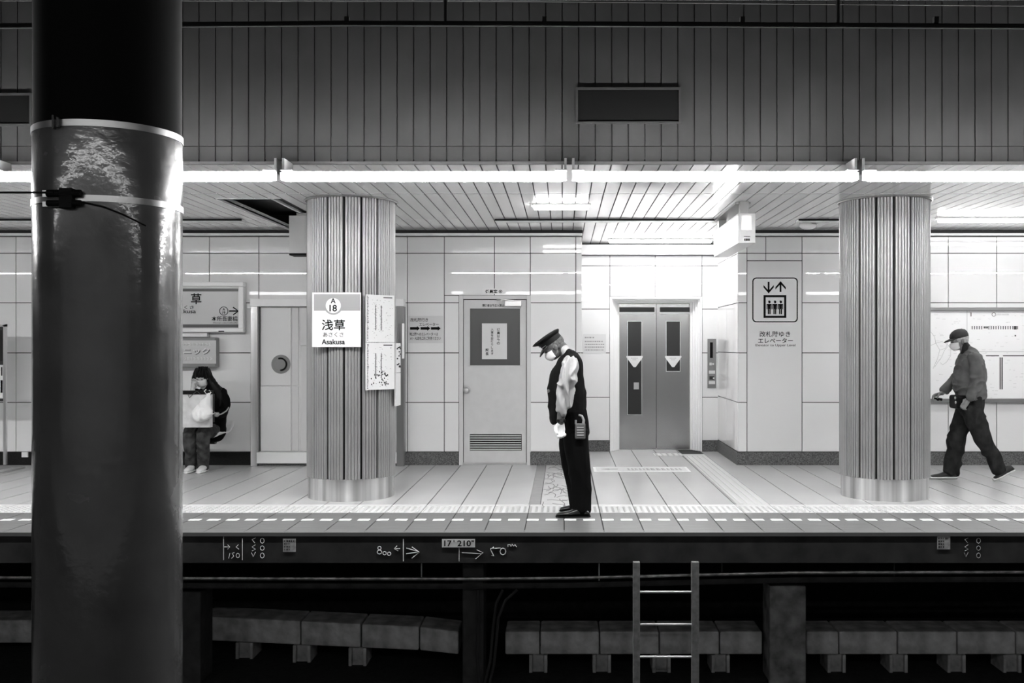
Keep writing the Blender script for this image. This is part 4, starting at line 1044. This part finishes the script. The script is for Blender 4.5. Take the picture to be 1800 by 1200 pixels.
# cap
def peaked_cap(M, parent):
    b = MB(); m = lambda *p: M @ Vector(p); R3 = M.to_3x3(); A = R3 @ Vector((1, 0, 0)); B = R3 @ Vector((0, 1, 0))
    b.loft([(m(x, 0, z), a, c, A, B) for x, z, a, c in ((-.008, .032, .100, .080), (-.004, .050, .104, .084), (.0, .078, .106, .087))], 32); band = b.build('cap_band', capband_m, parent, smooth=True)
    b = MB(); b.loft([(m(x, 0, z), a, c, A, B) for x, z, a, c in ((.0, .077, .106, .087), (.010, .094, .132, .112), (.016, .104, .140, .120), (.018, .110, .137, .117), (.017, .118, .105, .09), (.014, .122, .03, .03))], 36); b.build('cap_crown', cap_m, parent, smooth='all')
    b = MB(); n = 16; vs = []; fs = []
    for j, (ext, drop) in enumerate(((0, 0), (.030, -.016), (.052, -.036), (.062, -.048))):
        for i in range(n+1):
            a = math.radians(-62 + 124*i/n); f = math.cos(a*1.35)**.6 if abs(a*1.35) < PI/2 else 0
            x = (.097+ext*max(0, f))*math.cos(a); y = .081*math.sin(a)*(1+ext); vs.append((x, y, .040 + drop*max(0, f)))
    for j in range(3):
        for i in range(n): q = j*(n+1)+i; fs.append((q, q+1, q+n+2, q+n+1))
    vs = [m(*v) for v in vs]; b._f(vs, fs); o = b.build('cap_visor', visor_m, parent, smooth='all')
    so = o.modifiers.new('t', 'SOLIDIFY'); so.thickness = .005
    b = MB(); b.tube([m(.108*math.cos(a), .086*math.sin(a), .046) for a in [math.radians(-60+12*i) for i in range(11)]], .003, 6); b.build('chin_strap', band_m, parent)
    MB().ell((.105, 0, .075), (.008, .016, .016), M, n=12, m=8).build('cap_badge', band_m, parent)
peaked_cap(Mh, off)
def mask(M, parent, s=1.):
    b = MB(); n = 14; vs = []; fs = []
    for j in range(9):
        v = j/8; z = -.014 - .088*v; bulge = math.sin(PI*min(1, .12+v*.86))
        for i in range(n+1):
            u = -1 + 2*i/n; a = u*1.22
            r = .070 + .034*bulge*math.cos(a)**1.5 + .010*math.cos(a)**8*(1-v)
            vs.append(M @ (Vector((.012 + r*math.cos(a), .066*math.sin(a), z*(1-.25*u*u) - .008*u*u))*s))
    for j in range(8):
        for i in range(n): q = j*(n+1)+i; fs.append((q, q+1, q+n+2, q+n+1))
    b._f(vs, fs); o = b.build('face_mask', mask_m, parent, smooth='all'); so = o.modifiers.new('t', 'SOLIDIFY'); so.thickness = .003; so.offset = 1
    for sy in (-1, 1):
        b = MB(); b.tube([M @ (Vector(p)*s) for p in ((.034, .066*sy, -.022), (.012, .079*sy, -.006), (-.010, .086*sy, .012), (-.028, .082*sy, -.004), (-.022, .076*sy, -.034), (.010, .071*sy, -.064), (.030, .062*sy, -.072))], .0011, 6); b.build('ear_loop', mat('ear loop', .35, .8), o)
mask(Mh, off, .98)
# short grey hair at the back of the head
b = MB(); b.ell((-.016, 0, .022), (.096, .079, .080), Mh); b.ell((-.040, 0, -.020), (.058, .068, .045), Mh); fuse(b, 'hair', mat('cropped grey hair', .10, .8, var=.5, vscale=60), off, .006, 1)
# radio on the belt
r = empty('walkie_talkie', w_(1021, 770, -.2), 'small walkie-talkie with curled aerial clipped to the officer\'s hip', 'radio')
b = MB(); c = w_(1020, 757, -.215); b.box(c.x-.045, c.x+.045, c.y-.02, c.y+.015, c.z-.07, c.z+.065); b.build('body', mat('radio body', .10, .4), r, bevel=.01)
b = MB()
for i in range(4): b.box(c.x-.03, c.x+.03, c.y-.024, c.y-.019, c.z-.04+i*.022, c.z-.03+i*.022)
b.build('speaker_grille', mat('radio trim', .35, .4), r)
b = MB(); b.tube([w_(x, y, -.215) for x, y in ((1012, 745), (1012, 738))], .009, 8); b.build('knob', mat('radio trim', .35, .4), r)
b = MB(); b.tube([w_(x, y, -.215) for x, y in ((1025, 746), (1026, 738), (1023, 731), (1017, 729))], [.013, .012, .011, .009], 10); b.build('aerial', mat('grey rubber', .28, .5), r, smooth=True)
# ---------- the walking man
w_, k = mapper(11.1)
C = lambda pts, ref=YY: chain(b, smooth_chain([(w_(x, y, d), rx*k, ry) for x, y, d, rx, ry in pts]), ref)
b = MB(); Mh = head_frame(w_(1686, 597.5), 14, 'left'); head_parts(b, Mh, .98)
C([(1692, 602, 0, 9, .052), (1696, 612, 0, 9, .055), (1701, 622, 0, 10, .07)])
C([(1703, 627, 0, 8, .09), (1706, 642, 0, 15, .15), (1705, 665, 0, 17, .15), (1705, 690, 0, 16, .145), (1707, 712, 0, 17, .15)])
C([(1712, 631, -.165, 7, .04), (1719, 648, -.2, 8, .045), (1722, 668, -.21, 7, .04), (1713, 686, -.21, 6, .035), (1703, 702, -.21, 4.5, .026)])
C([(1700, 630, .17, 8, .045), (1690, 650, .2, 8, .045), (1682, 668, .21, 7, .04), (1668, 680, .21, 6, .034), (1655, 691, .21, 4.5, .026)])
C([(1706, 712, -.08, 14, .07), (1716, 745, -.09, 10, .055), (1727, 775, -.09, 8, .047), (1741, 798, -.09, 6.5, .04), (1754, 824, -.09, 5, .032)])
C([(1704, 712, .08, 14, .07), (1693, 745, .09, 10, .055), (1683, 775, .09, 7.5, .047), (1679, 800, .09, 8.5, .048), (1676, 830, .09, 6, .036)])
hand(b, basis(w_(1702, 702.5, -.21), (-.62, 0, -.78), (-.78, -.2, .62)), .95, .8)
hand(b, basis(w_(1654, 691.5, .21), (-.95, 0, -.25), (0, -.8, .5)), .95, .9)
man = fuse(b, 'person', skin_m, None, .0055, 2, origin=w_(1706, 843)); tag(man, 'elderly man in cap, mask and grey jacket walking left past the map board', 'person')
eyes(Mh, man, .98); mask(Mh, man, .98)
b = MB(); b.ell((-.016, 0, .020), (.096, .080, .078), Mh); b.ell((-.045, 0, -.020), (.052, .070, .040), Mh); fuse(b, 'hair', hairg_m, man, .006, 1)
# jacket
b = MB()
C([(1702, 612, 0, 8.5, .085), (1704, 621, 0, 15, .15), (1705, 634, 0, 21.5, .185), (1705, 655, 0, 26, .195), (1704, 675, 0, 27, .195), (1706, 690, 0, 27, .19), (1707, 700, 0, 24, .18)])
C([(1712, 626, -.16, 11, .065), (1718, 645, -.205, 13, .075), (1719, 664, -.225, 12.5, .072), (1714, 680, -.225, 11, .066), (1708, 692, -.22, 9.5, .058), (1705, 698, -.22, 9, .055)])
C([(1700, 630, .16, 11, .065), (1690, 650, .205, 12, .07), (1681, 668, .22, 11, .066), (1668, 679, .22, 9, .055), (1659, 687, .22, 8, .05)])
jo = fuse(b, 'jacket', jacket_m, man, .007, 3, folds=(.018, (9, 6, 10), 5.2))
b = MB(); C([(1693, 604, 0, 7.5, .066), (1697, 612, 0, 9.5, .075), (1700, 622, 0, 10, .09)]); fuse(b, 'collar', mat('dark scarf', .012, .8), man, .006, 2)
b = MB(); b.tube([w_(x, y, dd) for x, y, dd in ((1703, 621, -.165), (1697, 628, -.15), (1690, 634, -.12))], [.005, .008, .005], 8); b.build('lapel', jacket_m, jo, smooth=True)
b = MB(); C([(1706, 698, 0, 21, .178), (1707, 708, 0, 22, .182), (1707, 722, 0, 21, .175)])
C([(1708, 716, -.085, 19, .098), (1716, 740, -.095, 17.5, .092), (1727, 768, -.095, 15.5, .086), (1741, 795, -.095, 13.5, .08), (1753, 818, -.095, 13, .078), (1757, 825, -.095, 13, .078)])
C([(1702, 716, .085, 19, .098), (1692, 742, .095, 18, .092), (1682, 772, .095, 17, .086), (1677, 800, .095, 15.5, .08), (1674, 822, .095, 15, .078), (1673, 829, .095, 15, .078)])
fuse(b, 'trousers', trous_m, man, .007, 3, folds=(.018, (9, 7, 5), 2.6))
for toe, heel, dd in (((1641, 842.5), (1687, 842.5), .10), ((1741, 845), (1776, 825), -.10)):
    Yk = 11.1+dd; kk = 11.1/F
    t = Vector(((toe[0]-VX)*kk, Yk, .0)); h = Vector(((heel[0]-VX)*kk, Yk, .0 if dd > 0 else .125))
    if dd > 0: t.z = .014; h.z = .014
    else: t.z = .016
    b = MB(); shoe(b, t, h, .085, .098); o = b.build('shoe', shoe_m if 0 else mat('black trainer', .012, .6), man, smooth='all')
    dn = Vector((0, 0, -.013)); b = MB(); sole(b, t+dn, h+dn, .030, .106); b.build('sole', sole_m, o, smooth=True)
# baseball cap
b = MB(); A = Mh.to_3x3() @ Vector((1, 0, 0)); B = Mh.to_3x3() @ Vector((0, 1, 0)); m = lambda *p: Mh @ Vector(p)
b.loft([(m(x, 0, z), a, c, A, B) for x, z, a, c in ((-.008, .026, .103, .083), (-.008, .050, .104, .085), (-.010, .078, .096, .078), (-.014, .102, .074, .060), (-.014, .117, .042, .036), (-.014, .122, .012, .01))], 32)
cp = b.build('cap', mat('dark cap', .03, .8, var=.3, vscale=12), man, smooth='all')
b = MB(); vs = []; fs = []; n = 14
for j, (ext, drop) in enumerate(((0, 0), (.03, -.003), (.06, -.010), (.080, -.020))):
    for i in range(n+1):
        a = math.radians(-68+136*i/n); f = max(0, math.cos(a*1.25))**.5
        vs.append(m((.093+ext*f)*math.cos(a), .078*math.sin(a), .034+drop*f))
for j in range(3):
    for i in range(n): q = j*(n+1)+i; fs.append((q, q+1, q+n+2, q+n+1))
b._f(vs, fs); o = b.build('visor', MATS['dark cap'], cp, smooth='all'); so = o.modifiers.new('t', 'SOLIDIFY'); so.thickness = .006
# pouch, held thing
b = MB(); q = w_(1685, 705.5, -.06); b.box(q.x-.066, q.x+.066, q.y-.13, q.y+.12, q.z-.078, q.z+.072); po = b.build('waist_pouch', black_m, bevel=.025); tag(po, 'black waist pouch worn at the walking man\'s front', 'pouch')
b = MB(); b.ell(w_(1679, 699, -.196), (.010, .006, .016)); b.ell(w_(1680, 707, -.196), (.010, .006, .016)); b.build('buckle', band_m, po, smooth='all')
b = MB(); b.tube([w_(1642, 699.5, .2), w_(1656, 702, .19)], [.010, .016], 8); b.ell(w_(1649, 702, .19), (.02, .02, .014)); tag(b.build('key_case', black_m, smooth='all'), 'small black object held low in the walking man\'s leading hand', 'held object')
# ---------- the seated woman, facing the camera
YW = 12.0; w_, k = mapper(YW)
b = MB(); Mh = head_frame(w_(355.5, 663, -.06), 16, -.05); head_parts(b, Mh, .93)
def G(pts, ref=XX): chain(b, smooth_chain([(w_(x, y, d), rd, rx*k) for x, y, d, rx, rd in pts]), ref)
G([(358, 672, -.02, 7, .05), (362, 684, .0, 8, .055)])
G([(364, 686, 0, 18, .07), (368, 700, .03, 22, .10), (370, 730, .08, 20, .10), (368, 757, .12, 22, .11)])
G([(386, 690, 0, 7, .045), (393, 705, .0, 7, .045), (394, 722, -.05, 6, .04)]); G([(394, 722, -.05, 6, .04), (384, 728, -.2, 4.6, .03), (376, 728, -.30, 4, .026)])
G([(346, 692, 0, 7, .045), (335, 705, -.10, 6.5, .042), (334, 708, -.2, 5.5, .036)]); G([(334, 708, -.2, 5.5, .036), (337, 693, -.22, 4.5, .03), (339, 684, -.2, 4, .026)])
G([(378, 758, .1, 9, .055), (368, 759, -.15, 8, .055), (360, 760, -.29, 6, .045)]); G([(358, 763, -.31, 6, .045), (356, 790, -.22, 6.5, .05), (357, 818, -.12, 5, .036)])
G([(360, 758, .1, 9, .055), (346, 759, -.15, 8, .055), (334, 761, -.29, 6, .045)]); G([(333, 764, -.31, 6, .045), (333, 790, -.22, 6.5, .05), (336, 816, -.12, 5, .036)])
hand(b, basis(w_(339, 683, -.2), (.2, .1, 1), (.9, -.3, -.1)), .85, .7)
hand(b, basis(w_(377, 728, -.30), (-.9, -.25, .2), (0, -.2, 1)), .85, 1.1)
wom = fuse(b, 'person', skin_lm, None, .0055, 2, origin=w_(350, 832, -.1)); tag(wom, 'seated woman with long black hair and mask holding bags on her lap', 'person')
eyes(Mh, wom, .93); mask(Mh, wom, .93)
# hair
b = MB(); b.ell((-.018, 0, .036), (.104, .088, .092), Mh)
hp = lambda pts, ref=XX: chain(b, smooth_chain([(w_(x, y, d), rd, rx*k) for x, y, d, rx, rd in pts]), ref)
hp([(350, 652, .0, 8, .05), (343, 662, .0, 5, .05), (341, 675, -.01, 4, .04), (338, 686, -.03, 2.5, .025)])
hp([(362, 652, .0, 8, .06), (368, 662, -.0, 6, .06), (374, 674, -.02, 7.5, .06), (381, 686, -.03, 9, .05), (386, 700, -.04, 8, .04), (388, 716, -.04, 5, .03)])
fuse(b, 'hair', hair_m, wom, .006, 1, folds=(.004, (30, 20, 5), 2))
b = MB()
for x0, x1, d in ((350, 346, -.10), (353, 351, -.108), (357, 356, -.11), (361, 362, -.108), (364, 367, -.10)):
    b.tube([w_(x0, 645, -.10), w_(x0, 650, d-.045), w_(x1, 656, d-.058), w_(x1, 661, d-.056)], [.012, .012, .008, .002], 6)
b.build('fringe', hair_m, wom, smooth=True)
# coat
b = MB(); G([(366, 680, .02, 14, .07), (369, 690, .01, 25, .095), (372, 705, .02, 29, .13), (374, 725, .05, 26, .14), (373, 745, .08, 24, .15), (373, 762, .10, 24, .16)])
G([(388, 688, 0, 10, .06), (394, 704, .0, 10, .065), (395, 720, -.04, 8.5, .06), (390, 727, -.12, 7, .05), (382, 729, -.22, 6, .042)])
G([(348, 690, 0, 10, .06), (336, 704, -.09, 8.5, .058), (334, 706, -.18, 7.5, .05), (336, 697, -.215, 6.5, .042)])
fuse(b, 'coat', coat_m, wom, .008, 3, folds=(.008, (9, 6, 8), 9))
# jeans
b = MB(); G([(372, 757, .08, 18, .10), (362, 757, .02, 20, .09)])
G([(377, 757, .08, 13, .085), (369, 757, -.16, 12.5, .085), (359, 758, -.32, 11.5, .082)]); G([(358, 760, -.33, 11.5, .08), (357, 790, -.23, 10.5, .075), (358, 815, -.14, 10, .072), (358, 822, -.13, 10, .072)])
G([(360, 757, .08, 13, .085), (346, 758, -.16, 12.5, .085), (333, 760, -.32, 11.5, .082)]); G([(332, 762, -.33, 11.5, .08), (334, 790, -.23, 10.5, .075), (336, 813, -.14, 9.5, .072), (336, 821, -.13, 9.5, .072)])
fuse(b, 'jeans', jean_m, wom, .007, 3, folds=(.010, (12, 7, 6), 4))
for hp0, tp0 in ((362, 349), (341, 327)):
    b = MB(); t = Vector((X_(tp0, 11.66), 11.66, .014)); h = Vector((X_(hp0, 11.92), 11.92, .014)); shoe(b, t, h, .085, .095); o = b.build('shoe', canvas_m, wom, smooth='all')
    dn = Vector((0, 0, -.013)); b = MB(); sole(b, t+dn, h+dn, .022, .10); b.build('sole', plate_m, o, smooth=True)
# bags
Yb2 = 11.58; r = empty('paper_carrier_bag', P(347, 750, Yb2), 'stiff grey paper carrier bag upright on the seated woman\'s lap', 'bag')
b = MB(); px_rect(b, 320, 692, 374, 750, Yb2, .10, .0); b.build('bag_body', bagp_m, r, bevel=.006)
b = MB(); px_rect(b, 319.5, 686, 375.5, 692.5, Yb2+.002, .104, .0); b.build('bag_top', black_m, r, bevel=.003)
px_rect(MB(), 366, 692, 377, 742, Yb2+.012, .008).build('side_fold', mat('dark bag side', .05, .7), r)
b = MB(); b.tube([P(x, y, Yb2-.11) for x, y in ((330, 692), (333, 699), (340, 692), (346, 687), (352, 692))], .004, 6); b.build('handle', mat('bag cord', .05, .6), r)
Yb3 = 11.40; kb = Yb3/F
b = MB(); chain(b, smooth_chain([(P(x, y, Yb3), rx*kb*.55, rx*kb) for x, y, rx in ((367, 690, 2.2), (366, 696, 4), (363, 706, 9), (359, 718, 15), (357, 728, 20), (358, 733, 18))]), XX)
chain(b, [(P(364, 698, Yb3), .006, .014), (P(371, 689, Yb3), .005, .012), (P(367, 685, Yb3), .005, .010)], XX); chain(b, [(P(366, 697, Yb3), .006, .014), (P(359, 687, Yb3), .005, .012), (P(363, 684.5, Yb3), .005, .010)], XX)
pb = fuse(b, 'plastic_bag', bagw_m, None, .005, 1, folds=(.010, (14, 10, 7), 6)); tag(pb, 'white knotted plastic shopping bag held in front of the paper carrier', 'bag')
tag(MB().tube([P(378, 731, 11.6), P(390, 727, 11.72), P(398, 722, 11.84), P(402, 716, 11.95)], .008, 8).build('bag_strap', plate_gm, smooth=True), 'light strap across the seated woman\'s arm', 'strap')
# chair
r = empty('station_chair', P(378, 790, 12.15), 'white moulded plastic seat under the seated woman, fixed to a wall beam', 'seat')
b = MB(); n = 12; cs = []
prof = [(-.28, .395), (-.26, .415), (-.18, .405), (0, .395), (.12, .40), (.19, .44), (.22, .50), (.24, .56)]
xa, xb = X_(340, 12.15), X_(393, 12.0); vs = []; fs = []
for y, z in prof:
    for i in range(n+1):
        u = -1+2*i/n; e = abs(u)**4*.045
        vs.append((xa+(xb-xa)*i/n, 12.15+y, z+(e if z < .45 else 0)))
for j in range(len(prof)-1):
    for i in range(n): q = j*(n+1)+i; fs.append((q, q+1, q+n+2, q+n+1))
b._f([Vector(v) for v in vs], fs); o = b.build('shell', chair_m, r, smooth='all'); so = o.modifiers.new('t', 'SOLIDIFY'); so.thickness = .014
b = MB(); b.box(X_(230, 12.2), X_(381, 12.2), 12.12, 12.2, .30, .36); b.build('beam', dark_m, r)
b = MB(); b.box(X_(366, 12.2), X_(376, 12.2), 12.1, 12.4, .335, .385); b.build('bracket', black_m, r)
for xx in (236, 352): MB().box(X_(xx, 12.2)-.02, X_(xx, 12.2)+.02, 12.14, 12.18, 0, .30).build('leg', dark_m, r)
